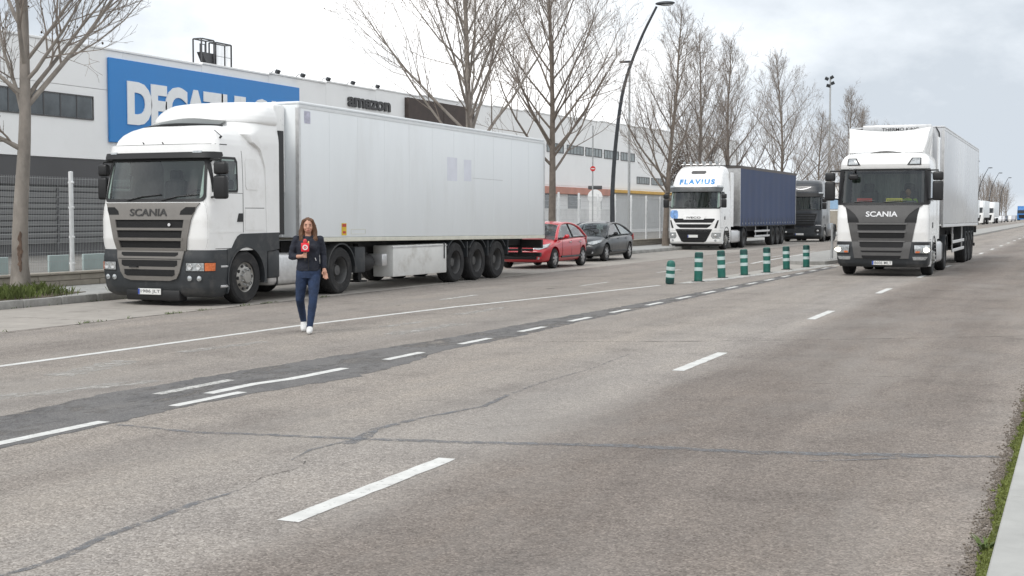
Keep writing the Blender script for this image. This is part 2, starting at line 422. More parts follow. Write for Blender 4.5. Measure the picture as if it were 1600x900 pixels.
def sheet(name, pts, z, m, parent=None, kind=None, th=None):
    mb = MB()
    if th:
        mb.prism([(p[0], p[1]) for p in pts], z - th, z, 'z')
    else:
        mb.add([(p[0], p[1], z) for p in pts], [tuple(range(len(pts)))])
    o = mb.build(name, m, parent, smooth=None)
    if not th:
        me = o.data
        if me.polygons[0].normal.z < 0:
            for v in (me,): v.flip_normals()
    if kind: tag(o, kind=kind)
    return o
def ribbon(name, pts, w, z, m, parent=None, jitter=0.0, seed=0):
    """flat strip along points; w a number or one width per point"""
    rnd = random.Random(seed); pts = [Vector((p[0], p[1], 0)) for p in pts]
    if not hasattr(w, '__len__'): w = [w] * len(pts)
    P, W = [], []
    for i in range(len(pts) - 1):
        n = max(1, int((pts[i+1]-pts[i]).length / 0.12)) if jitter else 1
        for k in range(n):
            f = k / n; P.append(pts[i].lerp(pts[i+1], f)); W.append(w[i] + (w[i+1]-w[i])*f)
    P.append(pts[-1]); W.append(w[-1])
    vs = []
    for i, p in enumerate(P):
        d = (P[min(i+1, len(P)-1)] - P[max(0, i-1)]).normalized(); q = Vector((d.y, -d.x, 0))
        j1, j2 = rnd.uniform(-jitter, jitter), rnd.uniform(-jitter, jitter)
        a = p - q * (W[i]/2 + j1); b = p + q * (W[i]/2 + j2)
        vs += [(a.x, a.y, z), (b.x, b.y, z)]
    mb = MB(); mb.add(vs, [(2*i, 2*i+1, 2*i+3, 2*i+2) for i in range(len(P)-1)])
    o = mb.build(name, m, parent, smooth=None)
    if o.data.polygons[0].normal.z < 0: o.data.flip_normals()
    return o

ground = sheet('ground', [(-1500, -300), (1500, -300), (1500, 2500), (-1500, 2500)], -0.03, 'yard', kind='structure')
road = sheet('road', [(-17.7, -30), (-0.38, -30), (-0.38, 900), (-17.7, 900)], 0.0, 'asphalt', kind='structure')
road2 = sheet('parking_lane', [(-17.7, -30), (-14.32, -30), (-14.32, 900), (-17.7, 900)], 0.0030, 'gutter', kind='structure')
# dark resurfaced strip beside the median line
edge = [(-8.45, 2), (-8.42, 6), (-8.35, 8.7), (-8.5, 10.2), (-8.36, 12.5), (-8.2, 14.4), (-8.02, 16.6), (-7.95, 20), (-7.72, 25.5), (-7.66, 30), (-7.58, 44)]
inner = [(-7.22, 44), (-7.25, 30), (-7.3, 20), (-7.22, 17), (-7.3, 14.9), (-7.05, 13.6), (-6.98, 12.2), (-7.18, 10.9), (-7.28, 10), (-7.2, 8), (-7.2, 2)]
def dense(pts, amp, seed):
    rnd = random.Random(seed); out = []
    for (x0, y0), (x1, y1) in zip(pts, pts[1:]):
        n = max(1, int(abs(y1 - y0) / .12))
        out += [(x0 + (x1-x0)*i/n + rnd.gauss(0, amp), y0 + (y1-y0)*i/n) for i in range(n)]
    return out + [pts[-1]]
sheet('asphalt_patch', dense(edge, .022, 1) + dense(inner, .022, 2), 0.0022, 'patch', road)
# lane lines
for k in range(-1, 16):
    y = 6.3 + 7.8 * k
    ribbon('lane_dash', [(-4.02, y), (-4.04, y + 2.08)], 0.135, 0.0028, 'roadpaint', road, .006, k)
sheet('lane_line_far', [(-4.1, 131), (-3.96, 131), (-3.96, 420), (-4.1, 420)], 0.0028, 'roadpaint_worn', road)
for k in range(-4, 42):
    y = 7.68 + 2.05 * k
    if k in (0,): continue
    if k < 2: ribbon('median_dash', [(-7.39, y), (-7.37, y + 1.04)], 0.115, 0.0045, 'roadpaint', road, .005, k)
    elif k == 2: continue
    else: ribbon('median_dash', [(-7.47, y), (-7.46, y + 0.93)], 0.115, 0.0045, 'roadpaint', road, .006, k)
ribbon('median_dash', [(-7.37, 7.3), (-7.36, 8.78)], 0.12, 0.0045, 'roadpaint', road, .005, 90)
ribbon('median_dash', [(-7.60, 10.55), (-7.61, 11.35), (-7.50, 11.8), (-7.47, 12.9)], 0.125, 0.0042, 'roadpaint', road, .006, 91)
ribbon('median_dash', [(-8.02, 10.32), (-8.02, 11.52)], 0.12, 0.0042, 'roadpaint_worn', road, .006, 92)
# long solid line drifting towards the bollards
ribbon('solid_line', [(-11.0, 3), (-11.1, 8), (-11.13, 11.58), (-11.06, 14.14), (-11.0, 17.5), (-10.6, 22.2), (-9.89, 26.8), (-9.3, 31)], 0.125, 0.0028, 'roadpaint', road, .007, 5)
for i, (x, y0, y1, w) in enumerate([(-11.75, 24.1, 25.8, .11), (-10.95, 30, 32, .1), (-11.42, 37.8, 40.3, .12), (-11.4, 45.5, 47.6, .12), (-11.4, 53.3, 55.4, .12), (-11.4, 61, 63, .12), (-11.4, 69, 71, .12)]):
    ribbon('faded_dash', [(x, y0), (x, y1)], w, 0.0028, 'roadpaint_worn', road, .01, 40 + i)
for i, (pts, w) in enumerate([([(-9.0, 16.8), (-8.9, 18.9)], .3), ([(-9.7, 17.9), (-9.6, 19.2)], .2), ([(-9.75, 20.6), (-9.7, 22.6)], .22), ([(-9.9, 11.1), (-10.2, 12.6)], .35), ([(-9.4, 9.2), (-8.7, 11.2)], .3), ([(-10.2, 13.6), (-10.05, 15.2)], .2)]):
    ribbon('faded_arrow_stroke', pts, w, 0.0022, 'roadpaint_ghost', road, .05, 60 + i)
# painted gore and low island with the bollards
ribbon('gore_line', [(-9.05, 32.2), (-8.72, 34.7), (-8.35, 38), (-7.95, 42.3), (-7.8, 46.0)], [.25, .4, .38, .42, .4], 0.0045, 'roadpaint_worn', road, .05, 8)
ribbon('gore_line', [(-10.5, 46), (-10.7, 49.4), (-11.0, 60), (-11.0, 120)], .14, 0.0045, 'roadpaint', road, .01, 9)
M['gore'] = mat('gore_concrete', (.36, .34, .31), .85, var=.15, vscale=3, dirt=(.2, .19, .17, .6), dscale=2)
sheet('median_gore', [(-9.2, 32.0), (-8.95, 32.0), (-8.6, 36), (-7.95, 43), (-7.72, 46.3), (-9.3, 46.3), (-9.0, 41)], 0.0024, 'gore', road)
isl = [(-9.25, 46.0), (-8.6, 45.4), (-7.95, 45.8), (-7.75, 48), (-7.7, 60), (-7.7, 400), (-10.4, 400), (-10.3, 56), (-9.8, 48)]
sheet('median_island', isl, 0.12, 'concrete', kind='structure', th=0.12)
# sealed cracks
ribbon('crack_seal', [(-7.15, 8.7), (-6.4, 8.62), (-5.7, 8.75), (-5.0, 8.86), (-4.1, 9.05), (-3.1, 9.35), (-2.1, 9.45), (-1.2, 9.72), (-.5, 9.95)], [.05, .08, .09, .11, .10, .13, .12, .13, .07], .0028, 'seal', road, .018, 1)
ribbon('crack_seal', [(-4.97, 8.62), (-5.02, 8.95), (-5.12, 9.3), (-5.05, 10.0), (-4.85, 10.8), (-4.95, 11.6)], [.08, .12, .08, .06, .05, .04], .0034, 'seal', road, .012, 2)
ribbon('crack_seal', [(-4.95, 11.7), (-5.0, 12.6), (-4.95, 13.9), (-5.05, 15.6)], [.045, .04, .035, .02], .0034, 'seal_thin', road, .012, 22)
ribbon('crack_seal', [(-5.02, 8.9), (-5.1, 8.3), (-5.0, 7.9)], [.06, .03, .015], .0040, 'seal', road, .008, 12)
ribbon('crack_seal', [(-4.66, 4.6), (-4.62, 5.2), (-4.72, 5.6), (-4.74, 6.1), (-4.78, 6.5), (-4.75, 6.9)], [.05, .055, .06, .055, .05, .012], .0028, 'seal', road, .008, 3)
ribbon('crack_seal', [(-1.7, 9.25), (-1.3, 9.5), (-.9, 9.78)], [.01, .06, .03], .0040, 'seal', road, .008, 13)
ribbon('open_crack', [(-4.75, 6.9), (-4.85, 7.3), (-4.8, 7.7), (-4.95, 8.0)], .010, .0028, 'crack', road, .006, 4)
ribbon('open_crack', [(-7.1, 16.5), (-5.5, 17.1), (-4.0, 17.9), (-2.4, 18.9), (-.5, 20.2)], [.02, .035, .035, .03, .03], .0028, 'crack', road, .012, 6)
ribbon('open_crack', [(-3.3, 13.2), (-2.4, 13.6), (-1.6, 13.8)], .012, .0028, 'crack', road, .01, 7)
ribbon('open_crack', [(-2.2, 14.3), (-1.2, 14.75), (-.45, 15.1)], .014, .0028, 'crack', road, .01, 14)
ribbon('lane_seam', [(-14.3, -5), (-14.15, 14.7), (-14.33, 18), (-14.3, 22), (-14.4, 60), (-14.4, 300)], .035, .0055, 'crack', road, .015, 10)
for y in (17.2, 24.0, 31.0, 38.0, 45, 52, 59):
    ribbon('slab_joint', [(-17.68, y), (-14.35, y - .1)], .022, .0050, 'crack', road2, .006, int(y))
rr = random.Random(3)
for i in range(16):                                     # oil marks on the parking lane and lanes
    x = rr.choice([rr.uniform(-17.2, -14.6), rr.uniform(-17, -15), rr.uniform(-12.5, -9)]); y = rr.uniform(14, 45); r0 = rr.uniform(.04, .16)
    n = 12; pts = [(x + r0*rr.uniform(.5, 1.2)*math.cos(2*math.pi*k/n), y + 1.5*r0*rr.uniform(.5, 1.2)*math.sin(2*math.pi*k/n)) for k in range(n)]
    sheet('oil_stain', pts, .0031 if x > -14.3 else .0052, 'oil', road)

# right kerb and pavement, moss in the gutter
rp = sheet('right_pavement', [(-0.34, -30), (14, -30), (14, 900), (-0.34, 900)], 0.075, 'concrete', kind='structure', th=.10)
sy = -1.52
while sy < 60:
    q = MB(); q.bev(-.36, 1.6, sy + .004, sy + 2.396, .02, .10 + rr.uniform(-.003, .003), .008, 1); q.build('paving_slab', 'concrete_pale', rp); sy += 2.4
q = MB(); q.b2(-.36, 1.6, 60.02, 900, .02, .10); q.build('paving_run', 'concrete_pale', rp)
def moss(name, n, x0, x1, y0, y1, label, seed):
    rnd = random.Random(seed); mb = MB()
    for i in range(n):
        y = y0 + (y1 - y0) * rnd.random() ** 1.6
        w = .5 + .5 * math.sin(y * 2.3) * math.sin(y * 5.1 + 1)
        if rnd.random() > .35 + .65 * w: continue
        x = x1 - abs(rnd.gauss(0, .35)) * (x1 - x0) * (.5 + .7 * w); r0 = rnd.uniform(.006, .017)
        z = .004 + max(0, (x - x0) / (x1 - x0)) * .05 * rnd.random()
        mb.ellipsoid((x, y, z), (r0*1.2, r0*1.6, r0*rnd.uniform(.5, 1.1)), 5, 3)
        for k in range(2):
            a = rnd.uniform(0, 6.28); h = rnd.uniform(.01, .03)
            bx, by = x + rnd.uniform(-.02, .02), y + rnd.uniform(-.02, .02)
            mb.add([(bx - .003, by, z), (bx + .003, by, z), (bx + h*.6*math.cos(a), by + h*.6*math.sin(a), z + h)], [(0, 1, 2)])
    return tag(mb.build(name, mat('moss_green', (.105, .125, .028), .95, var=.5, vscale=14), None, smooth=None, fix=False), label, 'moss', kind='stuff')
moss('moss', 8000, -.445, -.365, 5.6, 24, 'green moss strip along the kerb in the near gutter', 5)
mb = MB(); rnd = random.Random(8)
for i in range(5000):
    y = 5.6 + 20 * rnd.random() ** 1.5; x = -.425 - abs(rnd.gauss(0, .04)); r0 = rnd.uniform(.003, .010)
    mb.ellipsoid((x, y, r0 * .5), (r0, r0 * 1.3, r0 * .8), 4, 2)
tag(mb.build('gutter_grit', mat('gutter_grit', (.17, .145, .12), .95, var=.5, vscale=30), None, smooth=None, fix=False), 'dark grit and crumbs beside the moss strip', 'grit', kind='stuff')
# small weed at the kerb
mb = MB(); rnd = random.Random(4)
for i in range(26):
    a = rnd.uniform(0, 6.28); l = rnd.uniform(.05, .13); w = .008
    p = Vector((-.41 + rnd.uniform(-.02, .02), 7.02 + rnd.uniform(-.03, .03), .01)); q = p + Vector((l*math.cos(a)*.8, l*math.sin(a)*.8, l*.7)); s_ = Vector((-math.sin(a), math.cos(a), 0)) * w
    mid = p.lerp(q, .5) + Vector((0, 0, .02)); mb.add([p, mid - s_, q, mid + s_], [(0, 1, 2, 3)])
tag(mb.build('weed', mat('weed_green', (.075, .11, .025), .8, var=.4, vscale=20), None, smooth=None, fix=False), 'small green weed rooted in the moss by the near kerb', 'weed')

# left kerb, pavement, low wall
sheet('left_pavement', [(-20.45, -30), (-17.86, -30), (-17.86, 900), (-20.45, 900)], .135, 'concrete_pale', kind='structure', th=.16)
kerb = thing('kerb', None, None); kerb['kind'] = 'structure'
stone = MB(); stone.bev(-.075, .075, -.494, .494, -.02, .15, .018, 2); stone_me = stone.mesh('kerb_stone', 'concrete')
for k in range(70):
    link('kerb_stone', stone_me, kerb, (-17.78 + rr.uniform(-.004, .004), 12 + k + .5, rr.uniform(-.006, .004)), (rr.uniform(-.004, .004), 0, rr.uniform(-.004, .004)))
mb = MB(); mb.b2(-17.855, -17.705, 82, 900, -.02, .15); mb.build('kerb_run', 'concrete', kerb)
mb = MB(); mb.b2(-17.855, -17.705, -30, 12, -.02, .15); mb.build('kerb_run', 'concrete', kerb)
wall = thing('low_wall', 'low beige block wall under the wire fence beside the pavement', 'wall', (0, 0, 0))
blk = MB(); blk.bev(-.11, .11, -.645, .645, 0, .125, .012, 1); blk_me = blk.mesh('block', 'wallstone')
for k in range(84):
    for c in range(2):
        link('block', blk_me, wall, (-20.56 + rr.uniform(-.006, .006), 12 + 1.3 * (k + .5 * c), .13 + .130 * c))
cop = MB(); cop.bev(-.15, .15, -.972, .972, 0, .05, .012, 1); cop_me = cop.mesh('coping', 'wallstone')
for k in range(56):
    link('coping', cop_me, wall, (-20.56, 12 + 1.95 * k, .391))
# planting bed near the tree with grass and weeds
sheet('planting_bed', [(-19.9, 10), (-17.9, 10), (-17.9, 19.8), (-18.5, 21.6), (-19.9, 21.2)], .145, 'soil', kind='structure', th=.02)
mb = MB(); rnd = random.Random(11)
for i in range(9000):
    y = rnd.uniform(11, 23.2); x = rnd.uniform(-19.8, -17.88)
    if y > 21 and x < -18.3: continue
    dens = math.sin(x*3.1 + y*1.7) + math.sin(y*4.3 + x) + rnd.uniform(-1, 1.4) - (.8 if y > 20.5 else 0)
    if dens < .0: continue
    h = rnd.uniform(.05, .16) + max(0, dens) * .06; a = rnd.uniform(0, 6.28); w = rnd.uniform(.006, .016)
    p = Vector((x, y, .145)); q = p + Vector((math.cos(a)*h*.6, math.sin(a)*h*.6, h)); s_ = Vector((-math.sin(a), math.cos(a), 0)) * w
    mid = p.lerp(q, .55) + Vector((0, 0, h*.12)); mb.add([p - s_*.4, p + s_*.4, mid + s_, q, mid - s_], [(0, 1, 2, 3, 4)])
tag(mb.build('grass', mat('bed_grass', (.105, .135, .035), .8, var=.55, vscale=1.6), None, smooth=None, fix=False), 'rough green grass and weeds in the planting bed', 'grass', kind='stuff')
mb = MB()
for i in range(900):                                     # weeds along the gutter seam and kerb foot
    if rnd.random() < .6: y = rnd.uniform(14, 24); x = -14.28 + rnd.gauss(0, .03)
    else: y = rnd.uniform(13, 36); x = -17.68 + abs(rnd.gauss(0, .03))
    if math.sin(y*2.7) + math.sin(y*6.1) < .25: continue
    h = rnd.uniform(.015, .05); a = rnd.uniform(0, 6.28); w = .008
    p = Vector((x, y, .01)); q = p + Vector((math.cos(a)*h, math.sin(a)*h, h)); s_ = Vector((-math.sin(a), math.cos(a), 0)) * w
    mb.add([p - s_, p + s_, q], [(0, 1, 2)])
tag(mb.build('seam_weeds', 'weed_green' if 'weed_green' in M else MATS['weed_green'], None, smooth=None, fix=False), 'tiny weeds growing along the parking lane seam', 'weeds', kind='stuff')
# ------------------------------------------------------------------ vehicle shells
class Shell:
    """cab skin: plan outline at every height; u runs along the outline from the middle of the front"""
    def __init__(s, prof, yb, n=3.4):
        s.p = np.array(prof, float); s.yb = yb; s.n = n; s.cache = {}
    def par(s, z): return [np.interp(z, s.p[:, 0], s.p[:, k]) for k in (1, 2, 3)]
    def outline(s, z, N=40):
        key = round(float(z), 4)
        if key in s.cache: return s.cache[key]
        yf, hw, Rr = s.par(z)
        th = np.linspace(0, math.pi/2, N); e = 2.0 / s.n
        x = hw * np.sin(th) ** e; y = yf + Rr * (1 - np.maximum(np.cos(th), 0) ** e)
        # even spacing along the arc
        L = np.concatenate([[0], np.cumsum(np.hypot(np.diff(x), np.diff(y)))])
        uu = np.linspace(0, L[-1], N); x, y = np.interp(uu, L, x), np.interp(uu, L, y)
        ys = np.linspace(yf + Rr, s.yb, 26)[1:]
        x = np.concatenate([x, np.full(25, hw)]); y = np.concatenate([y, ys])
        L = np.concatenate([[0], np.cumsum(np.hypot(np.diff(x), np.diff(y)))])
        s.cache[key] = (x, y, L)
        return s.cache[key]
    def raw(s, u, z):
        x, y, L = s.outline(z); a = abs(u)
        return Vector((math.copysign(np.interp(a, L, x), u), np.interp(a, L, y), z))
    def front(s, u, z, off=0.0):
        p = s.raw(u, z); h = .015
        n = (s.raw(u+h, z) - s.raw(u-h, z)).cross(s.raw(u, z+h) - s.raw(u, z-h))
        return p + n.normalized() * off
    def uy(s, y, z):
        x, yy, L = s.outline(z)
        return float(np.interp(y, yy, L))
    def side(s, y, z, off=0.0, sg=1): return s.front(sg * s.uy(y, z), z, off)
    def mesh(s, mb, zs, off=0.0, skip=None, cap=True):
        rows = []
        for z in zs:
            x, y, L = s.outline(z); us = np.concatenate([-L[:0:-1], L]); rows.append([s.front(u, z, off) if off else s.raw(u, z) for u in us])
        n = len(rows[0]); base = len(mb.v)
        for r in rows: mb.v += [tuple(p) for p in r]
        for j in range(len(zs) - 1):
            for i in range(n - 1):
                q = (base+j*n+i, base+j*n+i+1, base+(j+1)*n+i+1, base+(j+1)*n+i)
                if skip:
                    c = [sum(mb.v[k][a] for k in q)/4 for a in range(3)]
                    if skip(*c): continue
                mb.f.append(q)
            mb.f.append((base+j*n+n-1, base+j*n, base+(j+1)*n, base+(j+1)*n+n-1))
        if cap:
            t = base + (len(zs)-1)*n; m = n // 2
            for i in range(m): mb.f.append((t+i, t+i+1, t+n-2-i, t+n-1-i))
            for i in range(m): mb.f.append((base+i, base+n-1-i, base+n-2-i, base+i+1))

def patch(sh, rows, nx=10, off=.004, skirt=.02, mode='f', sg=1, step=.06):
    """raised panel on a shell. rows: (z, u0, u1) for the front or (z, y0, y1) for a side"""
    R2 = [rows[0]]
    for a, b in zip(rows, rows[1:]):
        k = max(1, int(abs(b[0]-a[0]) / step))
        for i in range(1, k+1): R2.append(tuple(a[q] + (b[q]-a[q])*i/k for q in range(3)))
    mb = MB(); w = nx + 1; top, low = [], []
    for (z, a, b) in R2:
        for i in range(w):
            t = a + (b-a)*i/nx
            if mode == 'f': top.append(sh.front(t, z, off)); low.append(sh.front(t, z, off - skirt))
            else: top.append(sh.side(t, z, off, sg)); low.append(sh.side(t, z, off - skirt, sg))
    nr = len(R2); mb.add(top, [(j*w+i, j*w+i+1, (j+1)*w+i+1, (j+1)*w+i) for j in range(nr-1) for i in range(nx)])
    if skirt:
        ring = [i for i in range(w)] + [j*w+nx for j in range(1, nr)] + [(nr-1)*w+i for i in reversed(range(nx))] + [j*w for j in reversed(range(1, nr-1))]
        k = len(ring); mb.add([top[i] for i in ring] + [low[i] for i in ring], [(i, (i+1) % k, k+(i+1) % k, k+i) for i in range(k)])
    if mode == 's' and sg < 0: mb.f = [tuple(reversed(f)) for f in mb.f]
    return mb
def fpanel(sh, name, m, parent, rows, nx=10, off=.004, skirt=.02, **kw):
    return patch(sh, rows, nx, off, skirt).build(name, m, parent, fix=False, **kw)
def spanel(sh, name, m, parent, rows, nx=6, off=.004, skirt=.02, sg=1, **kw):
    return patch(sh, rows, nx, off, skirt, 's', sg).build(name, m, parent, fix=False, **kw)
def ftext(sh, name, txt, m, parent, u0, u1, z0, z1, off=.02, bold=.0, depth=.006, shear=0., spacing=1.):
    co, fs = text_fit(txt, u0, u1, z0, z1, bold, depth, shear, spacing)
    mb = MB(); mb.add([sh.front(c[0], c[1], off + c[2]) for c in co], fs)
    return mb.build(name, m, parent, smooth=None)
def flat_text(name, txt, m, parent, x0, x1, z0, z1, y, bold=.0, depth=.003, spacing=1., xa='x', sgn=1):
    co, fs = text_fit(txt, x0, x1, z0, z1, bold, depth, 0, spacing)
    mb = MB()
    mb.add([((c[0], y - c[2]*sgn, c[1]) if xa == 'x' else (y + c[2]*sgn, c[0], c[1])) for c in co], fs)
    return mb.build(name, m, parent, smooth=None)

# ------------------------------------------------------------------ wheels (shared meshes)
WM = {}
def wheel_meshes(kind):
    if kind in WM: return WM[kind]
    if kind[0] == 't':                                   # truck wheel, outer face towards +x
        r, w = .505, (.30 if kind != 'tw' else .37)
        t = MB(); h = w/2
        t.lathe([(.285, -h*.9), (.30, -h), (.44, -h*1.02), (.485, -h*.86), (r, -h*.62), (r, -h*.32), (r-.012, -h*.30), (r-.012, -h*.24), (r, -h*.22), (r, h*.22), (r-.012, h*.24), (r-.012, h*.30), (r, h*.32), (r, h*.62), (.485, h*.86), (.44, h*1.02), (.40, h*1.0), (.30, h), (.285, h*.9), (.28, 0)], 40, 'x', close=True)
        tyre = t.mesh('tyre', 'rubber')
        m = MB()
        if kind == 'tf':                                 # steer axle: convex disc
            m.lathe([(.29, h*.92), (.283, h*.80), (.262, h*.70), (.25, h*.62), (.185, h*.95), (.17, h*.98), (.125, h*.99), (.118, h*1.15), (.105, h*1.32), (.0, h*1.34)], 40, 'x', cap0=False)
        else:                                            # drive / trailer: deep dish
            m.lathe([(.29, h*.92), (.28, h*.80), (.262, h*.55), (.252, -h*.3), (.235, -h*.62), (.16, -h*.70), (.15, -h*.6), (.135, -h*.1), (.105, h*.42), (.0, h*.46)], 40, 'x', cap0=False)
        rim = m.mesh('rim', 'rimsteel' if kind == 'tf' else 'rimgrey')
        d = MB()
        for k in range(10):
            a = 2*math.pi*k/10
            if kind == 'tf':
                d.lathe([(.033, 0), (.033, .014), (0, .014)], 10, 'x', (h*.79, .217*math.cos(a), .217*math.sin(a)))
            else:
                d.lathe([(.022, 0), (.022, .012), (0, .012)], 10, 'x', (-h*.67, .205*math.cos(a), .205*math.sin(a)))
        holes = d.mesh('hand_hole', 'black')
        b = MB()
        for k in range(10):
            a = 2*math.pi*(k+.5)/10
            x0 = h*.97 if kind == 'tf' else -h*.7
            b.lathe([(.017, x0), (.017, x0+.035), (.012, x0+.045), (0, x0+.045)], 6, 'x', (0, .152*math.cos(a), .152*math.sin(a)))
        nuts = b.mesh('wheel_nut', 'steel')
        WM[kind] = (tyre, [('rim', rim), ('hand_holes', holes), ('wheel_nuts', nuts)])
    else:                                                # car wheel
        r, h = .315, .1; t = MB()
        t.lathe([(.20, -h*.9), (.215, -h), (.285, -h), (.308, -h*.8), (r, -h*.5), (r, h*.5), (.308, h*.8), (.285, h), (.215, h), (.20, h*.9), (.2, 0)], 32, 'x', close=True)
        tyre = t.mesh('tyre', 'rubber'); m = MB()
        m.lathe([(.21, h*.95), (.202, h*.85), (.195, h*.6), (.19, -h*.3), (.0, -h*.3)], 32, 'x', cap0=False)
        for k in range(7):
            a = 2*math.pi*k/7; ca, sa = math.cos(a), math.sin(a)
            pa = [(-.5, .03), (.5, .03), (.5, .2), (-.5, .2)]
            for sgn in (1,):
                vs = []
                for xx in (h*.55, h*.88):
                    for (q, rad, wd) in ((-1, .03, .022), (1, .03, .022), (1, .2, .038), (-1, .2, .038)):
                        vs.append((xx if rad > .1 else xx + .012, ca*rad - sa*q*wd, sa*rad + ca*q*wd))
                m.add(vs, [(0,1,2,3), (7,6,5,4), (0,4,5,1), (1,5,6,2), (2,6,7,3), (3,7,4,0)])
        m.lathe([(.055, h*.5), (.055, h*.98), (.03, h*1.04), (0, h*1.04)], 16, 'x')
        rim = m.mesh('rim', mat('alloy_rim', (.42, .42, .42), .35, metal=.6, var=.1, vscale=10))
        dk = MB(); dk.lathe([(.188, -h*.2), (.188, h*.1), (0, h*.1)], 24, 'x')
        WM[kind] = (tyre, [('rim', rim), ('brake_disc', dk.mesh('brake_disc', 'chassis'))])
    return WM[kind]
def wheel(parent, x, y, kind, r=.505, sc=1.0):
    tyre, subs = wheel_meshes(kind)
    rot = (random.uniform(0, 6), 0, 0) if x > 0 else (random.uniform(0, 6), 0, math.pi)
    if x < 0: rot = (0, 0, math.pi)
    o = link('wheel', tyre, parent, (x, y, r*sc), rot); o.scale = (sc, sc, sc)
    for n, me in subs:
        q = link(n, me, o)
        if n in ('wheel_nuts', 'hand_holes'): q['kind'] = 'stuff'
    return o
def arc(cy, cz, r, a0, a1, n=18):
    return [(cy + r*math.cos(R(a0 + (a1-a0)*i/n)), cz + r*math.sin(R(a0 + (a1-a0)*i/n))) for i in range(n+1)]
def mudguard(parent, x0, x1, cy, cz, r0, r1, a0, a1, name='mudguard', m='plastic'):
    mb = MB(); poly = arc(cy, cz, r1, a0, a1) + list(reversed(arc(cy, cz, r0, a0, a1)))
    mb.prism(poly, x0, x1, 'x'); return mb.build(name, m, parent)
def plate_part(parent, x, z, y, txt='', w=.52, h=.11):
    mb = MB(); mb.bev(x - w/2, x + w/2, y - .012, y, z - h/2, z + h/2, .006, 1)
    o = mb.build('number_plate', 'plate', parent)
    b = MB(); b.b2(x - w/2 + .004, x - w/2 + .045, y - .0145, y - .0125, z - h/2 + .006, z + h/2 - .006)
    b.build('country_band', mat('plate_blue', (.03, .07, .35), .4, var=.1, vscale=20), o)
    if txt: flat_text('characters', txt, 'platetext', o, x - w/2 + .065, x + w/2 - .02, z - h*.32, z + h*.32, y - .0125, .01, .002, 1.05)
    return o
def interior(t, sh, zfloor, zsill, zs, yb, skip, driver=True):
    mb = MB(); sh.mesh(mb, zs, -.05, skip, cap=True); mb.build('cab_lining', 'lining', t)
    mb = MB(); mb.bev(-1.08, 1.08, .34, .62, zsill - .55, zsill - .02, .06, 2)
    mb.bev(.25, .85, .42, .68, zsill - .3, zsill + .08, .05, 2)
    d = mb.build('dashboard', 'dash', t)
    w = MB(); pts = [(.55 + .2*math.cos(a), .82 - .07*math.sin(a), zsill + .02 + .19*math.sin(a)) for a in [2*math.pi*i/20 for i in range(21)]]
    w.tube(pts, .016, 6, False); w.tube([(.55, .82, zsill+.02), (.55, .6, zsill-.1)], .03, 6); w.build('steering_wheel', 'black', d)
    for x in (-.55, .55):
        s_ = MB(); s_.bev(x-.27, x+.27, 1.05, 1.5, zfloor+.5, zfloor+.66, .05, 2); s_.bev(x-.25, x+.25, 1.42, 1.6, zfloor+.6, zfloor+1.22, .07, 3); s_.bev(x-.14, x+.14, 1.45, 1.57, zfloor+1.2, zfloor+1.42, .05, 3)
        s_.build('seat', 'seat', t)
    cmb = MB()
    cmb.grid(lambda a, b: (-1.1 + 2.2*a, yb - .32 + .035*math.sin(a*70) + .02*math.sin(a*23), zfloor + .4 + (zsill + .85 - zfloor - .4)*b), 90, 2)
    cmb.build('curtain', 'curtain', t)

def win_rows(z0, z1, b0, b1, rb=.08, rt=.06):
    """window outline, half-width b0 at the bottom, b1 at the top, rounded corners"""
    out = []
    for f in (0, .12, .3, .6, 1): out.append((z0 + rb*f, (b0 - rb) + rb*math.sin(math.acos(1-f))))
    for f in (1, .6, .3, .12, 0): out.append((z1 - rt*f, (b1 - rt) + rt*math.sin(math.acos(1-f))))
    return [(z, -b, b) for z, b in out]
def ring_panel(sh, name, m, parent, rows, wd, off, mode='f', sg=1):
    """black frame round a window outline, wd wide, inside the outline"""
    mb = MB(); outer, inner = [], []
    zs = [r[0] for r in rows]; zc = (zs[0] + zs[-1])/2; hz = (zs[-1] - zs[0])/2
    def P(t, z): return sh.front(t, z, off) if mode == 'f' else sh.side(t, z, off, sg)
    pts = [(r[2], r[0]) for r in rows] + [(r[1], r[0]) for r in reversed(rows)]
    # subdivide edges
    dense = []
    for a, b in zip(pts, pts[1:] + pts[:1]):
        k = max(1, int(math.hypot(b[0]-a[0], b[1]-a[1]) / .08))
        dense += [(a[0] + (b[0]-a[0])*i/k, a[1] + (b[1]-a[1])*i/k) for i in range(k)]
    cu = sum(p[0] for p in dense)/len(dense); hu = max(abs(p[0]-cu) for p in dense)
    for (u, z) in dense:
        outer.append(P(u, z)); inner.append(P(cu + (u-cu)*(hu-wd)/hu, zc + (z-zc)*(hz-wd)/hz))
    k = len(dense); mb.add(outer + inner, [(i, (i+1) % k, k+(i+1) % k, k+i) for i in range(k)])
    return mb.build(name, m, parent)

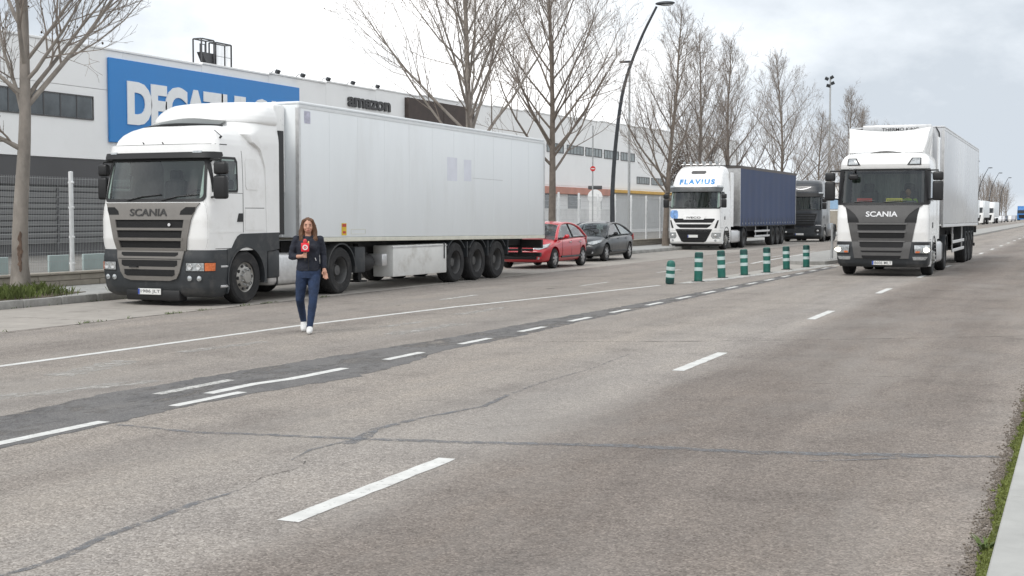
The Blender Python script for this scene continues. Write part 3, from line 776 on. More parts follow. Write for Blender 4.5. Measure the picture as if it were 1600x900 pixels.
def mirror_set(t, sg, x0, x1, y, z0, z1, ztop, armx, m='black'):
    mb = MB(); zm = z1
    a, b = (x0, x1) if sg > 0 else (-x1, -x0)
    mb.bev(a, b, y - .07, y + .07, z0, zm - .25, .05, 3); mb.bev(a, b, y - .06, y + .08, zm - .235, zm, .05, 3)
    o = mb.build('mirror', m, t)
    r = MB(); r.tube([(sg*armx, y + .1, ztop), (sg*(x0+x1)/2, y, ztop), (sg*(x0+x1)/2, y, zm - .05)], .022, 8)
    r.tube([(sg*armx, y + .1, z0 + .03), (sg*(x0+.03), y, z0 + .05)], .022, 8); pieces(r, 'mirror_arm', m, o)
    g = MB(); g.b2(a + .03, b - .03, y + .071, y + .074, z0 + .04, zm - .3); g.build('mirror_glass', 'darkglass', o)
    return o
def chassis_parts(t, yb, wb_front, wb_drive, tank='alu', fair=False):
    mb = MB()
    for x in (-.42, .42): mb.b2(x-.04, x+.04, 1.0, yb, .62, .9)
    for y in (1.6, 2.6, 3.6, yb - .1): mb.b2(-.4, .4, y-.05, y+.05, .64, .86)
    pieces(mb, 'chassis_member', 'chassis', t)
    mb = MB(); mb.lathe([(.12, -1.0), (.12, -.2), (.26, -.12), (.26, .12), (.12, .2), (.12, 1.0)], 14, 'x', (0, wb_drive, .5)); mb.build('drive_axle', 'chassis', t)
    mb = MB(); mb.b2(-.95, .95, wb_front-.07, wb_front+.07, .42, .56); mb.build('front_axle', 'chassis', t)
    mb = MB(); mb.lathe([(.5, 1.0), (.5, 1.06), (.1, 1.08)], 20, 'z', (0, wb_drive - .55, 0)); mb.b2(-.5, .5, wb_drive-.9, wb_drive-.3, .9, 1.0); mb.build('fifth_wheel', 'chassis', t)
    mb = MB(); mb.bev(-.5, .5, .5, 2.2, .45, 1.0, .08); mb.build('engine_block', 'chassis', t)
    for x in (.92, -.92):
        mb = MB(); mb.bev(x-.28, x+.28, wb_front+.86, wb_drive-.70, .30, .92, .09, 3)
        tk = mb.build('fuel_tank' if x > 0 else 'air_tank', tank, t)
        sb = MB()
        for y in (wb_front+1.1, wb_drive-.95): sb.b2(x-.286, x+.286, y-.025, y+.025, .292, .928)
        pieces(sb, 'tank_strap', 'chassis', tk)
# ------------------------------------------------------------------ tractor units
def door_and_windows(t, sh, y0, y1, ysill, z0, zs0, zt, m, doorhandle=True, handle_z=1.62, handle_y=1.05, wy0=None, wy1=None, sgs=(1, -1)):
    """door panel with seams, handle and side window on both sides; window from zs0 up to zt"""
    wy0 = wy0 or y0 + .05; wy1 = wy1 or y1 - .14
    for sg in sgs:
        seam = spanel(sh, 'door_seam', 'black', t, [(z0, y0 - .012, y1 + .012), (zs0 - .01, y0 - .012, y1 + .012)], 6, .0015, .004, sg)
        d = spanel(sh, 'door', m, t, [(z0 + .012, y0, y1), (zs0 - .02, y0, y1)], 8, .006, .010, sg)
        spanel(sh, 'body_crease', m, d, [(z0 + .3, y0 + .02, y1 - .02), (z0 + .34, y0 + .02, y1 - .02)], 6, .012, .012, sg)
        spanel(sh, 'handle', 'black', d, [(handle_z - .10, handle_y - .09, handle_y + .09), (handle_z + .06, handle_y - .03, handle_y + .09)], 3, .02, .03, sg)
        rows = [(zs0, wy0 - .0, wy1 - .02), (zs0 + .05, wy0, wy1), (zt - .08, wy0 + .03, wy1), (zt, wy0 + .10, wy1 - .06)]
        spanel(sh, 'side_window', 'glass', t, rows, 6, .006, .012, sg)
        ring_panel(sh, 'window_seal', 'black', t, rows, .045, .010, 's', sg)

def tractor_common(t, wb_f, wb_d, hw, yb):
    for x in (hw - .16, -(hw - .16)): wheel(t, x, wb_f, 'tf')
    for x in (hw - .17, -(hw - .17)): wheel(t, x, wb_d, 'td')
    for x in (hw - .50, -(hw - .50)): wheel(t, x, wb_d, 'td')

def scania_old(loc, ang):
    t = thing('semi_truck', 'white semi truck with beige silver grille parked ahead of the long white trailer', 'truck', loc, R(-ang))
    hw = 1.25
    sh = Shell([(1.02, .05, hw, .30), (1.25, .0, hw, .30), (1.60, .0, hw, .30), (1.85, .03, hw, .31), (1.95, .06, hw, .32), (2.35, .15, 1.245, .33), (2.76, .25, 1.23, .34), (3.00, .30, 1.20, .36), (3.10, .33, 1.17, .38), (3.20, .40, 1.12, .42), (3.29, .52, 1.04, .48), (3.36, .70, .94, .55), (3.40, .95, .80, .6)], 2.32)
    ws = win_rows(1.93, 2.74, 1.17, 1.11, .10, .05)
    def inwin(x, y, z):
        if 1.96 < z < 2.72 and y < .45 and abs(x) < 1.06: return True
        return 2.15 < z < 2.70 and abs(x) > 1.0 and .40 < y < .98
    zs = list(np.arange(1.02, 3.0, .03)) + list(np.arange(3.0, 3.401, .02))
    mb = MB(); sh.mesh(mb, zs, 0, inwin); mb.build('cab_body', 'paint', t)
    interior(t, sh, 1.15, 1.95, list(np.arange(1.1, 3.2, .05)), 2.3, inwin)
    w = fpanel(sh, 'windscreen', 'glass', t, ws, 26, .006, .012)
    ring_panel(sh, 'windscreen_seal', 'black', t, ws, .055, .012)
    for u in (-.55, .25):
        wp = MB(); wp.tube([sh.front(u, 1.95, .03), sh.front(u + .35, 2.02, .03), sh.front(u + .78, 2.06, .026)], .011, 5); wp.build('wiper', 'black', t)
    # visor
    v = fpanel(sh, 'sun_visor', 'black', t, [(2.71, -1.25, 1.25), (2.76, -1.30, 1.30), (2.82, -1.28, 1.28)], 26, .13, .15)
    fpanel(sh, 'visor_cover', 'paint', v, [(2.822, -1.27, 1.27), (2.88, -1.26, 1.26), (2.975, -1.22, 1.22)], 26, .075, .08)
    fpanel(sh, 'marker_lamp', 'lens', v, [(2.80, .86, 1.02), (2.835, .86, 1.02)], 3, .136, .02)
    fpanel(sh, 'marker_lamp', 'lens', v, [(2.80, -1.02, -.86), (2.835, -1.02, -.86)], 3, .136, .02)
    fpanel(sh, 'roof_seam', 'black', t, [(2.988, -1.5, 1.5), (3.004, -1.5, 1.5)], 30, .004, .006)
    # roof side fairing and wind deflector
    fs = Shell([(1.34, 1.93, 1.262, .02), (2.6, 1.90, 1.262, .02), (2.95, 1.72, 1.262, .05), (3.08, 1.40, 1.262, .12), (3.22, 1.15, 1.25, .45), (3.36, 1.16, 1.225, .80), (3.46, 1.20, 1.20, .9), (3.52, 1.24, 1.17, .9)], 2.38, 2.8)
    mb = MB(); fs.mesh(mb, list(np.linspace(1.34, 3.52, 60))); mb.build('side_fairing', 'paint', t)
    df = Shell([(3.42, 1.28, 1.20, .85), (3.47, 1.18, 1.235, .88), (3.52, 1.18, 1.24, .9), (3.60, 1.24, 1.235, .88), (3.70, 1.36, 1.20, .82), (3.79, 1.52, 1.14, .70), (3.86, 1.72, 1.05, .55), (3.895, 1.92, .93, .4)], 2.36, 2.5)
    mb = MB(); df.mesh(mb, list(np.linspace(3.42, 3.895, 26))); d = mb.build('roof_deflector', 'paint', t)
    mb = MB(); mb.grid(lambda a, b: ((-.86 + 1.72*a)*(1 - .12*b), .80 + .46*b + .22*abs(2*a-1)**2, 3.40 + .14*b + .03*math.sin(math.pi*a)), 12, 3); mb.build('roof_vent', mat('roof_vent_grey', (.10, .11, .105), .35, var=.2, vscale=6), t)
    mb = MB(); mb.tube([(x/20*.92, .79 + .24*(abs(x)/20)**2, 3.40 - .03*(abs(x)/20)**2) for x in range(-20, 21)], .022, 6); mb.build('vent_lip', 'black', d)
    for (u, z) in ((-.35, 3.02), (.1, 3.015)):
        mb = MB(); mb.tube([sh.front(u, z, 0), sh.front(u, z + .02, .04)], [.012, .008], 6); mb.build('roof_nozzle', 'black', t)
    mb = MB(); mb.tube([sh.side(.62, 3.12, -.01), sh.side(.62, 3.12, .05)], .02, 8); mb.tube([sh.side(.62, 3.12, .05), sh.side(.60, 3.22, .05)], .008, 6); mb.build('antenna', 'black', t)
    # doors and window
    door_and_windows(t, sh, .16, 1.17, 2.1, 1.06, 2.11, 2.77, 'paint', handle_z=1.66, handle_y=1.07, wy0=.275, wy1=1.03)
    for sg in (1, -1):
        spanel(sh, 'seam', 'black', t, [(1.36, 1.19, 1.2), (2.9, 1.19, 1.2)], 1, .002, .004, sg)
        spanel(sh, 'rear_panel', 'paint', t, [(2.17, 1.32, 1.66), (2.23, 1.28, 1.72), (2.68, 1.28, 1.70), (2.76, 1.31, 1.62)], 6, .010, .012, sg)
        spanel(sh, 'locker_lid', 'paint', t, [(1.40, 1.25, 1.88), (1.80, 1.25, 1.88)], 4, .008, .010, sg)
        spanel(sh, 'seam', 'black', t, [(1.815, 1.25, 1.88), (1.826, 1.25, 1.88)], 4, .003, .005, sg)
        mb = MB(); mb.b2(sg*1.215, sg*1.255, 2.385, 2.56, 1.30, 3.35); mb.build('gap_deflector', 'black', t)
    # silver front with dark louvres
    bk = fpanel(sh, 'grille_mesh', 'mesh', t, [(1.03, -.80, .80), (1.62, -.88, .88)], 18, .006, .010)
    g = fpanel(sh, 'grille', 'grille', t, [(1.60, -.93, .93), (1.70, -.97, .97), (1.84, -1.03, 1.03), (1.905, -1.08, 1.08)], 20, .032, .035)
    for sg in (1, -1):
        a = lambda z0, z1, o0, o1, i0, i1: [(z0, *sorted((sg*i0, sg*o0))), (z1, *sorted((sg*i1, sg*o1)))]
        fpanel(sh, 'grille_side', 'grille', g, a(1.035, 1.60, .80, .93, .685, .79), 4, .032, .035)
        fpanel(sh, 'eye_intake', 'mesh', g, [(1.69, *sorted((sg*.70, sg*.955))), (1.76, *sorted((sg*.72, sg*1.0))), (1.83, *sorted((sg*.82, sg*1.015)))], 5, .036, .012)
    for z, w_ in ((1.43, .74), (1.245, .71), (1.06, .68)):
        fpanel(sh, 'slat', 'grille', g, [(z - .025, -w_ - .02, w_ + .02), (z - .008, -w_ - .05, w_ + .05), (z + .022, -w_ - .06, w_ + .06)], 14, .036, .035)
    ftext(sh, 'maker_badge', 'SCANIA', 'badge_dark', g, -.43, .43, 1.665, 1.80, .036, .018, .008)
    mb = MB(); mb.lathe([(.03, 0), (.03, .01), (0, .012)], 12, 'y', (.47, sh.front(.47, 1.51)[1] - .03, 1.51)); mb.build('emblem', 'badge_light', g)
    # bumper
    bs = Shell([(.17, .20, 1.16, .30), (.24, .10, 1.22, .30), (.34, .05, 1.25, .32), (.62, .0, 1.262, .33), (.90, .0, 1.262, .33), (1.045, .03, 1.255, .33)], .66)
    mb = MB(); bs.mesh(mb, list(np.linspace(.17, 1.045, 26))); b = mb.build('bumper', 'plastic', t)
    low = fpanel(bs, 'lower_grille', 'grille', t, [(.48, -.45, .45), (.52, -.60, .60), (.64, -.68, .68), (.90, -.75, .75), (1.02, -.77, .77)], 16, .03, .04)
    for z0, z1, w_ in ((.92, .995, .65), (.735, .855, .64), (.565, .680, .58)):
        fpanel(bs, 'louvre', 'mesh', low, [(z0, -w_ + .06, w_ - .06), (z0 + .03, -w_, w_), (z1, -w_, w_)], 12, .034, .006)
    fpanel(bs, 'grille_gap', 'black', low, [(.875, -.72, .72), (.884, -.72, .72)], 12, .036, .006)
    mb = MB(); mb.tube([bs.front(-.42, .725, .03), bs.front(-.42, .725, .075), bs.front(-.25, .725, .075), bs.front(-.25, .725, .03)], .012, 6); mb.build('tow_handle', 'black', low)
    for sg in (1, -1):
        h = fpanel(bs, 'headlight', 'black', t, [(.645, *sorted((sg*.80, sg*1.40))), (.83, *sorted((sg*.80, sg*1.42)))], 10, .006, .02)
        fpanel(bs, 'lens', 'lens', h, [(.665, *sorted((sg*.815, sg*1.16))), (.81, *sorted((sg*.815, sg*1.16)))], 8, .012, .01)
        for u in (.89, 1.06):
            q = bs.front(sg*u, .735, .012); mb = MB(); mb.lathe([(.055, 0), (.05, -.012), (.02, -.008), (0, -.004)], 14, 'y', q); mb.build('reflector', 'alu', h)
        fpanel(bs, 'indicator', 'orange', h, [(.665, *sorted((sg*1.175, sg*1.38))), (.81, *sorted((sg*1.175, sg*1.39)))], 6, .012, .01)
        for u in (.87, 1.06):
            q = bs.front(sg*u, .525, .004); mb = MB(); mb.lathe([(.05, .01), (.05, -.008), (.038, -.012), (0, -.02)], 14, 'y', q); mb.build('fog_light', 'lens', b)
        # steps and wheel arch panels
        x0, x1 = sorted((sg*.80, sg*1.262))
        st = MB(); st.b2(sg*.7, sg*1.2, .45, .70, .22, 1.04); sb = st.build('step_box', 'black', t)
        for z in (.735, .365):
            q = MB(); q.bev(*sorted((sg*.85, sg*1.268)), .46, .70, z - .025, z + .025, .012, 1); q.build('step', 'alu', sb)
        poly = [(.68, .22), (.68, 1.05), (.80, 1.06), (.90, 1.20), (.99, 1.29), (1.10, 1.33), (2.36, 1.345), (2.36, 1.02), (1.93, 1.0), (1.89, .85), (1.86, .34)] + list(reversed(arc(1.27, .50, .59, 165, 15))) [::-1][:0]
        arch = arc(1.27, .50, .575, -12, 198, 22)
        poly = [(.66, .22), (.66, 1.05), (.80, 1.065), (.90, 1.20), (.99, 1.29), (1.10, 1.335), (2.36, 1.345), (2.36, 1.02), (1.95, .98), (1.92, .38)] + arch
        f = MB(); f.prism(poly, *sorted((sg*1.17, sg*1.268))); fe = f.build('front_fender', 'plastic', t)
        mudguard(fe, *sorted((sg*.82, sg*1.275)), 1.27, .50, .575, .615, -8, 192, 'arch_lip', 'plastic')
        mirror_set(t, sg, 1.36 if sg > 0 else 1.24, 1.64 if sg > 0 else 1.46, .17 if sg > 0 else .34, 1.98, 2.66, 2.70, 1.2)
    mb = MB(); mb.bev(-.62, .62, .06, .3, .10, .30, .03); mb.build('lower_lip', 'black', b)
    plate_part(b, -.05, .265, .045, '1986 JLT', .53, .115)
    chassis_parts(t, 6.1, 1.27, 4.72, 'alu')
    tractor_common(t, 1.27, 4.72, 1.25, 6.1)
    for sg in (1, -1): mudguard(t, *sorted((sg*.58, sg*1.26)), 4.72, .505, .555, .585, 8, 172, 'rear_mudguard', 'plastic')
    mb = MB(); mb.bev(.75, 1.24, 2.02, 2.42, .45, 1.0, .04); mb.build('battery_box', 'plastic', t)
    mb = MB()
    for x in (-.3, -.1, .1): mb.tube([(x, 2.5, 1.3)] + [(x + .04*math.sin(i), 2.6 + .05*i, 1.25 - .25*math.sin(i/8*math.pi)) for i in range(9)], .018, 6)
    pieces(mb, 'air_hose', mat('hose_red', (.2, .03, .03), .6, var=.2), t)
    return t

def scania_new(loc, ang, label, detail=True):
    t = thing('semi_truck', label, 'truck', loc, R(-ang))
    hw = 1.23
    sh = Shell([(.93, .05, hw, .32), (1.2, .0, hw, .33), (1.6, .0, hw, .33), (1.92, .06, hw, .34), (2.4, .17, 1.225, .34), (2.93, .29, 1.21, .35), (3.0, .26, 1.205, .36), (3.08, .24, 1.20, .38), (3.18, .27, 1.18, .42), (3.28, .34, 1.14, .48), (3.36, .46, 1.06, .54), (3.42, .66, .95, .6), (3.45, .95, .8, .6)], 2.28)
    ws = win_rows(1.96, 2.955, 1.34, 1.29, .12, .03)
    def inwin(x, y, z):
        if 2.0 < z < 2.93 and y < .5 and abs(x) < 1.10: return True
        return 2.12 < z < 2.82 and abs(x) > 1.0 and .52 < y < 1.02
    zs = list(np.arange(.93, 3.0, .03)) + list(np.arange(3.0, 3.45, .02)) + [3.45]
    mb = MB(); sh.mesh(mb, zs, 0, inwin); mb.build('cab_body', 'paint2', t)
    interior(t, sh, 1.15, 2.0, list(np.arange(1.1, 3.3, .05)), 2.26, inwin)
    fpanel(sh, 'windscreen', 'glass', t, ws, 26, .006, .012)
    ring_panel(sh, 'windscreen_seal', 'black', t, ws, .06, .012)
    for sg in (1, -1):
        fpanel(sh, 'pillar_trim', 'black', t, [(2.0, *sorted((sg*1.10, sg*1.36))), (2.93, *sorted((sg*1.08, sg*1.34)))], 4, .014, .01)
        spanel(sh, 'window_trim', 'black', t, [(2.1, .20, .42), (2.88, .38, .50)], 3, .011, .01, sg)
    door_and_windows(t, sh, .26, 1.2, 2.1, 1.0, 2.08, 2.86, 'paint2', handle_z=1.42, handle_y=1.02, wy0=.40, wy1=1.06)
    mb = MB(); mb.tube([sh.front(-.75, 2.03, .03), sh.front(-.2, 2.07, .028)], .012, 5); mb.tube([sh.front(.05, 2.03, .03), sh.front(.65, 2.07, .028)], .012, 5); pieces(mb, 'wiper', 'black', t)
    mb = MB(); q = sh.front(-.78, 2.92, .05); mb.tube([q, (q.x, q.y - .16, q.z - .12)], .025, 6); mb.bev(q.x - .13, q.x + .13, q.y - .24, q.y - .1, q.z - .28, q.z - .12, .05, 3); mb.build('front_mirror', 'black', t)
    for sg in (1, -1):
        l = fpanel(sh, 'roof_lamp', 'black', t, [(3.05, *sorted((sg*.62, sg*.99))), (3.24, *sorted((sg*.74, sg*.985)))], 5, .012, .02)
        fpanel(sh, 'lamp_lens', 'lens', l, [(3.075, *sorted((sg*.68, sg*.955))), (3.215, *sorted((sg*.765, sg*.955)))], 4, .018, .01)
        fpanel(sh, 'marker_lamp', 'lens', t, [(2.945, *sorted((sg*.74, sg*.94))), (2.975, *sorted((sg*.74, sg*.94)))], 3, .03, .03)
    # roof hatch scoop and tall concave deflector
    mb = MB(); mb.grid(lambda a, b: ((-.42 + .84*a)*(1 - .15*b), .55 + .5*b, 3.40 + .06*math.sin(math.pi*a)*math.sin(math.pi*min(1, b + .3)) + .03*b), 16, 8); mb.build('roof_hatch', 'paint2', t)
    def dfl(a, b):
        x = (-1 + 2*a); z = 3.42 + (.72 - .10*(1 - x*x)) * b
        return (x * (.98 + .13*b), .62 + .75*b**.7 + .16*(1 - x*x)*b - .05*math.sin(math.pi*b), z)
    mb = MB(); mb.grid(dfl, 24, 12); d = mb.build('roof_deflector', 'paint2', t)
    for sg in (1, -1):
        mb = MB(); mb.grid(lambda a, b: (sg*(.98 + .13*b) + sg*.02*math.sin(math.pi*a), (.62 + .75*b**.7) + (2.3 - (.62 + .75*b**.7))*a, 3.30*(1-b) + 4.14*b if b else 3.30), 8, 10); mb.build('deflector_cheek', 'paint2', d)
        mb = MB(); mb.b2(sg*1.225, sg*1.25, 2.15, 2.75, 1.0, 3.9); mb.build('side_fairing', 'paint2', t)
        mb = MB(); mb.b2(sg*1.23, sg*1.252, 2.755, 2.80, 1.0, 3.85); mb.build('fairing_edge', 'black', t)
        spanel(sh, 'rear_panel', 'paint2', t, [(1.3, 1.24, 2.1), (3.0, 1.24, 2.05)], 6, .006, .01, sg)
        mirror_set(t, sg, 1.30, 1.58, .22, 2.08, 2.86, 2.90, 1.15)
    # hood panel with badge and black cheeks, louvred grille
    fpanel(sh, 'hood_base', 'black', t, [(1.46, -.91, .91), (1.70, -.94, .94), (1.90, -.99, .99), (1.955, -1.08, 1.08)], 22, .010, .014)
    g = fpanel(sh, 'grille', 'grille_dark', t, [(1.47, -.60, .60), (1.56, -.62, .62), (1.70, -.72, .72), (1.82, -.86, .86), (1.89, -.98, .98), (1.94, -1.06, 1.06)], 20, .026, .03)
    ftext(sh, 'maker_badge', 'SCANIA', 'badge_light', g, -.42, .42, 1.63, 1.775, .032, .018, .008)
    bs = Shell([(.26, .16, 1.16, .3), (.34, .07, 1.21, .32), (.50, .02, 1.235, .33), (.80, .0, 1.238, .33), (.955, .03, 1.232, .33)], .72)
    mb = MB(); bs.mesh(mb, list(np.linspace(.26, .955, 22))); b = mb.build('bumper', 'plastic', t)
    fpanel(sh, 'grille_panel', 'grille_dark', g, [(.96, -.80, .80), (1.475, -.90, .90)], 16, .020, .024)
    fpanel(bs, 'grille_panel', 'grille_dark', g, [(.50, -.72, .72), (.955, -.80, .80)], 16, .020, .024)
    for z0, z1, w_, s_ in ((1.27, 1.42, .64, sh), (1.055, 1.20, .61, sh), (.80, .94, .58, bs), (.665, .71, .55, bs), (.50, .575, .52, bs)):
        fpanel(s_, 'louvre', 'mesh', g, [(z0, -w_ + .04, w_ - .04), (z0 + .03, -w_, w_), (z1, -w_, w_)], 12, .024, .004)
        if z1 - z0 > .1: fpanel(s_, 'slat', mat('slat_grey', (.16, .157, .155), .4, var=.1, metal=.2), g, [(z1 + .006, -w_ - .03, w_ + .03), (z1 + .04, -w_ - .04, w_ + .04)], 12, .042, .03)
    for sg in (1, -1):
        h = fpanel(bs, 'headlight', 'black', t, [(.62, *sorted((sg*.86, sg*1.36))), (.70, *sorted((sg*.84, sg*1.46))), (.925, *sorted((sg*.83, sg*1.52)))], 10, .008, .02)
        fpanel(bs, 'lens', 'lens', h, [(.65, *sorted((sg*.88, sg*1.34))), (.86, *sorted((sg*.865, sg*1.42)))], 8, .014, .01)
        q = bs.front(sg*1.17, .735, .02); mb = MB(); mb.ellipsoid(q, (.10, .03, .05), 14, 8); mb.build('lit_lamp', 'lamp_lit', h)
        fpanel(bs, 'indicator', 'orange', h, [(.655, *sorted((sg*.90, sg*1.0))), (.70, *sorted((sg*.90, sg*1.02)))], 4, .018, .01)
        fpanel(bs, 'fog_light', 'lens', b, [(.46, *sorted((sg*.84, sg*1.16))), (.55, *sorted((sg*.82, sg*1.24)))], 6, .012, .02)
        arch = arc(1.45, .50, .575, -12, 192, 22)
        poly = [(.70, .27), (.70, .93), (.86, 1.12), (1.0, 1.2), (2.28, 1.2), (2.28, .95), (2.1, .38)] + arch
        f = MB(); f.prism(poly, *sorted((sg*1.16, sg*1.242))); fe = f.build('front_fender', 'paint2' , t)
        mudguard(fe, *sorted((sg*.82, sg*1.25)), 1.45, .50, .575, .61, -8, 188, 'arch_lip', 'plastic')
    plate_part(b, .02, .375, .055, '8606 MLT', .54, .12)
    for x0, x1, col, nm in ((-.70, -.29, (.55, .05, .04), 'red_dash_sign'), (.08, .52, (.62, .50, .06), 'yellow_dash_sign')):
        mb = MB(); mb.bev(x0, x1, .21, .23, 2.04, 2.14, .008, 1); o = mb.build(nm, mat(nm, col, .6, var=.15, vscale=30), t)
        k = MB(); nn = 9
        for i in range(nn):
            xx = x0 + .03 + (x1-x0-.06)*i/nn; k.b2(xx, xx + (x1-x0-.06)/nn*.68, .206, .2085, 2.068, 2.112)
        pieces(k, 'print_mark', mat(nm + '_print', tuple(c*.45 for c in col), .6, var=.1), o)
    chassis_parts(t, 6.2, 1.45, 5.15, 'alu')
    tractor_common(t, 1.45, 5.15, 1.23, 6.2)
    for sg in (1, -1): mudguard(t, *sorted((sg*.58, sg*1.24)), 5.15, .505, .555, .585, 8, 172, 'rear_mudguard', 'plastic')
    return t

def iveco(loc, ang, label, style='white'):
    dk = style == 'dark'
    t = thing('semi_truck', label, 'truck', loc, R(-ang)); hw = 1.245
    pm = 'paint2' if not dk else mat('dark_blue_grey_paint', (.018, .022, .028), .3, var=.15, vscale=2, coat=.5)
    M['ivp'] = pm
    sh = Shell([(.28, .10, 1.2, .34), (.40, .02, hw, .36), (.9, .0, hw, .36), (1.3, .0, hw, .36), (1.95, .08, hw, .37), (2.4, .17, 1.24, .38), (2.8, .26, 1.23, .38), (3.02, .33, 1.225, .42), (3.25, .44, 1.21, .48), (3.5, .60, 1.18, .54), (3.72, .80, 1.13, .58), (3.9, 1.03, 1.06, .6), (4.0, 1.25, .98, .55), (4.05, 1.5, .88, .5)] if not dk else
               [(.28, .10, 1.2, .34), (.40, .02, hw, .36), (.9, .0, hw, .36), (1.3, .0, hw, .36), (1.85, .06, hw, .37), (2.4, .16, 1.24, .38), (2.8, .25, 1.23, .38), (3.1, .32, 1.22, .42), (3.4, .42, 1.20, .48), (3.6, .55, 1.16, .52), (3.74, .78, 1.08, .55), (3.82, 1.1, .95, .55)], 2.3)
    ztop = sh.p[-1, 0]
    ws = win_rows(1.97, 2.80, 1.30, 1.26, .12, .03) if not dk else win_rows(1.95, 2.80, 1.25, 1.2, .1, .03)
    def inwin(x, y, z):
        if 2.0 < z < 2.78 and y < .5 and abs(x) < 1.10: return True
        return 2.12 < z < 2.74 and abs(x) > 1.0 and .52 < y < 1.02
    mb = MB(); sh.mesh(mb, list(np.arange(.92, ztop - .001, .03)) + [ztop], 0, inwin); mb.build('cab_body', pm, t)
    fsh = Shell(sh.p[:5].tolist(), .75)
    mb = MB(); fsh.mesh(mb, list(np.arange(.28, .93, .03))); mb.build('bumper', pm if not dk else 'plastic', t)
    interior(t, sh, 1.15, 1.98, list(np.arange(1.1, 3.2, .06)), 2.28, inwin)
    fpanel(sh, 'windscreen', 'glass', t, ws, 24, .006, .012); ring_panel(sh, 'windscreen_seal', 'black', t, ws, .05, .012)
    v = fpanel(sh, 'sun_visor', mat('visor_smoke', (.06, .065, .066), .25, var=.1, coat=.4) if not dk else 'black', t, [(2.76, -1.24, 1.24), (2.98, -1.30, 1.30)], 22, .11, .02)
    for sg in (1, -1): fpanel(sh, 'marker_lamp', 'lens', v, [(2.96, *sorted((sg*1.02, sg*1.26))), (3.03, *sorted((sg*1.02, sg*1.26)))], 4, .12, .03)
    M['ivp2'] = pm
    door_and_windows(t, sh, .28, 1.2, 2.1, 1.05, 2.08, 2.78, pm, handle_z=1.55, handle_y=1.05, wy0=.44, wy1=1.06)
    for sg in (1, -1):
        mirror_set(t, sg, 1.29, 1.55, .20, 2.02, 2.68, 2.72, 1.2)
        arch = arc(1.42, .50, .575, -12, 192, 22)
        poly = [(.73, .28), (.73, .95), (.9, 1.15), (2.28, 1.18), (2.28, .95), (2.1, .36)] + arch
        f = MB(); f.prism(poly, *sorted((sg*1.15, sg*1.25))); fe = f.build('front_fender', pm, t)
        mudguard(fe, *sorted((sg*.82, sg*1.258)), 1.42, .50, .575, .61, -8, 188, 'arch_lip', 'plastic')
        mb = MB(); mb.b2(sg*1.225, sg*1.252, 2.2, 2.8, 1.1, 3.75); mb.build('side_fairing', pm, t)
        h = fpanel(fsh, 'headlight', 'lens' if not dk else 'black', t, [(.55, *sorted((sg*.92, sg*1.30))), (.66, *sorted((sg*.84, sg*1.42))), (.84, *sorted((sg*.88, sg*1.46)))], 8, .008, .02)
        q = fsh.front(sg*1.05, .70, .02); mb = MB(); mb.ellipsoid(q, (.07, .03, .06), 12, 8); mb.build('reflector', 'alu', h)
        mb = MB(); mb.lathe([(.055, 0), (.05, -.02), (0, -.03)], 12, 'y', fsh.front(sg*1.05, .47, .01)); mb.build('fog_light', 'lens', t)
    mb = MB(); fsh2 = Shell([(.18, .16, 1.17, .34), (.30, .05, 1.22, .36)], .72); fsh2.mesh(mb, [.18, .22, .26, .30]); mb.build('lower_lip', 'black', t)
    if not dk:
        ftext(sh, 'name_lettering', 'FLAVIUS', mat('lettering_blue', (.02, .24, .58), .4, var=.05), t, -.82, .90, 3.13, 3.38, .006, .05, .004, .0, 1.3)
        fpanel(sh, 'roof_vent', 'grille_dark', t, [(3.64, -.28, .34), (3.70, -.34, .40), (3.79, -.30, .36)], 8, .010, .02)
        g = fpanel(sh, 'grille', 'mesh', t, [(1.06, -.66, .66), (1.14, -.80, .80), (1.30, -.90, .90), (1.45, -1.02, 1.02), (1.50, -1.0, 1.0)], 18, .008, .012)
        fpanel(sh, 'slat', 'paint2', g, [(1.235, -.86, .86), (1.30, -.92, .92)], 16, .028, .03)
        fpanel(sh, 'badge_panel', 'paint2', g, [(1.455, -.48, .48), (1.62, -.62, .62)], 12, .020, .024)
        ftext(sh, 'maker_badge', 'IVECO', 'badge_dark', g, -.34, .34, 1.50, 1.59, .026, .012, .006)
        for sg in (1, -1):
            fpanel(sh, 'side_slot', 'mesh', t, [(1.05, *sorted((sg*1.0, sg*1.10))), (1.42, *sorted((sg*1.14, sg*1.22)))], 4, .010, .012)
        fpanel(sh, 'decal', mat('blue_decal', (.20, .36, .66), .4, var=.5, vscale=7), t, [(1.50, -1.10, -.80), (1.62, -1.28, -.78), (1.84, -1.32, -.80), (1.90, -1.2, -.86)], 8, .004, .004)
        lg = fpanel(fsh, 'lower_grille', 'mesh', t, [(.38, -.50, .50), (.42, -.60, .60), (.91, -.86, .86)], 14, .010, .014)
        fpanel(sh, 'lower_grille', 'mesh', t, [(.925, -.87, .87), (1.0, -.90, .90)], 14, .010, .014)
        for z in (.60, .80): fpanel(fsh, 'slat', 'black', lg, [(z, -.62, .62), (z + .03, -.64, .64)], 12, .022, .014)
        plate_part(t, -.03, .66, -.02, '', .5, .13)
        mb = MB(); mb.tube([(-.95, 1.25, 4.12), (.95, 1.25, 4.12)], .025, 8)
        for x in (-.9, .9): mb.tube([(x, 1.25, 4.12), (x, 1.35, 3.9)], .02, 6)
        lb = mb.build('lamp_bar', 'alu', t)
        for k in range(6):
            s_ = MB(); x = -.8 + .32*k; s_.lathe([(.0, .06), (.05, .05), (.075, -.03), (.07, -.05), (0, -.055)], 14, 'y', (x, 1.22, 4.19)); s_.build('spot_lamp', 'lens', lb)
    else:
        # white curved swoosh print
        mb = MB(); pts = [(-.55 + 1.1*i/14, 3.33 - .12*math.sin(math.pi*i/14) + .05*i/14) for i in range(15)]
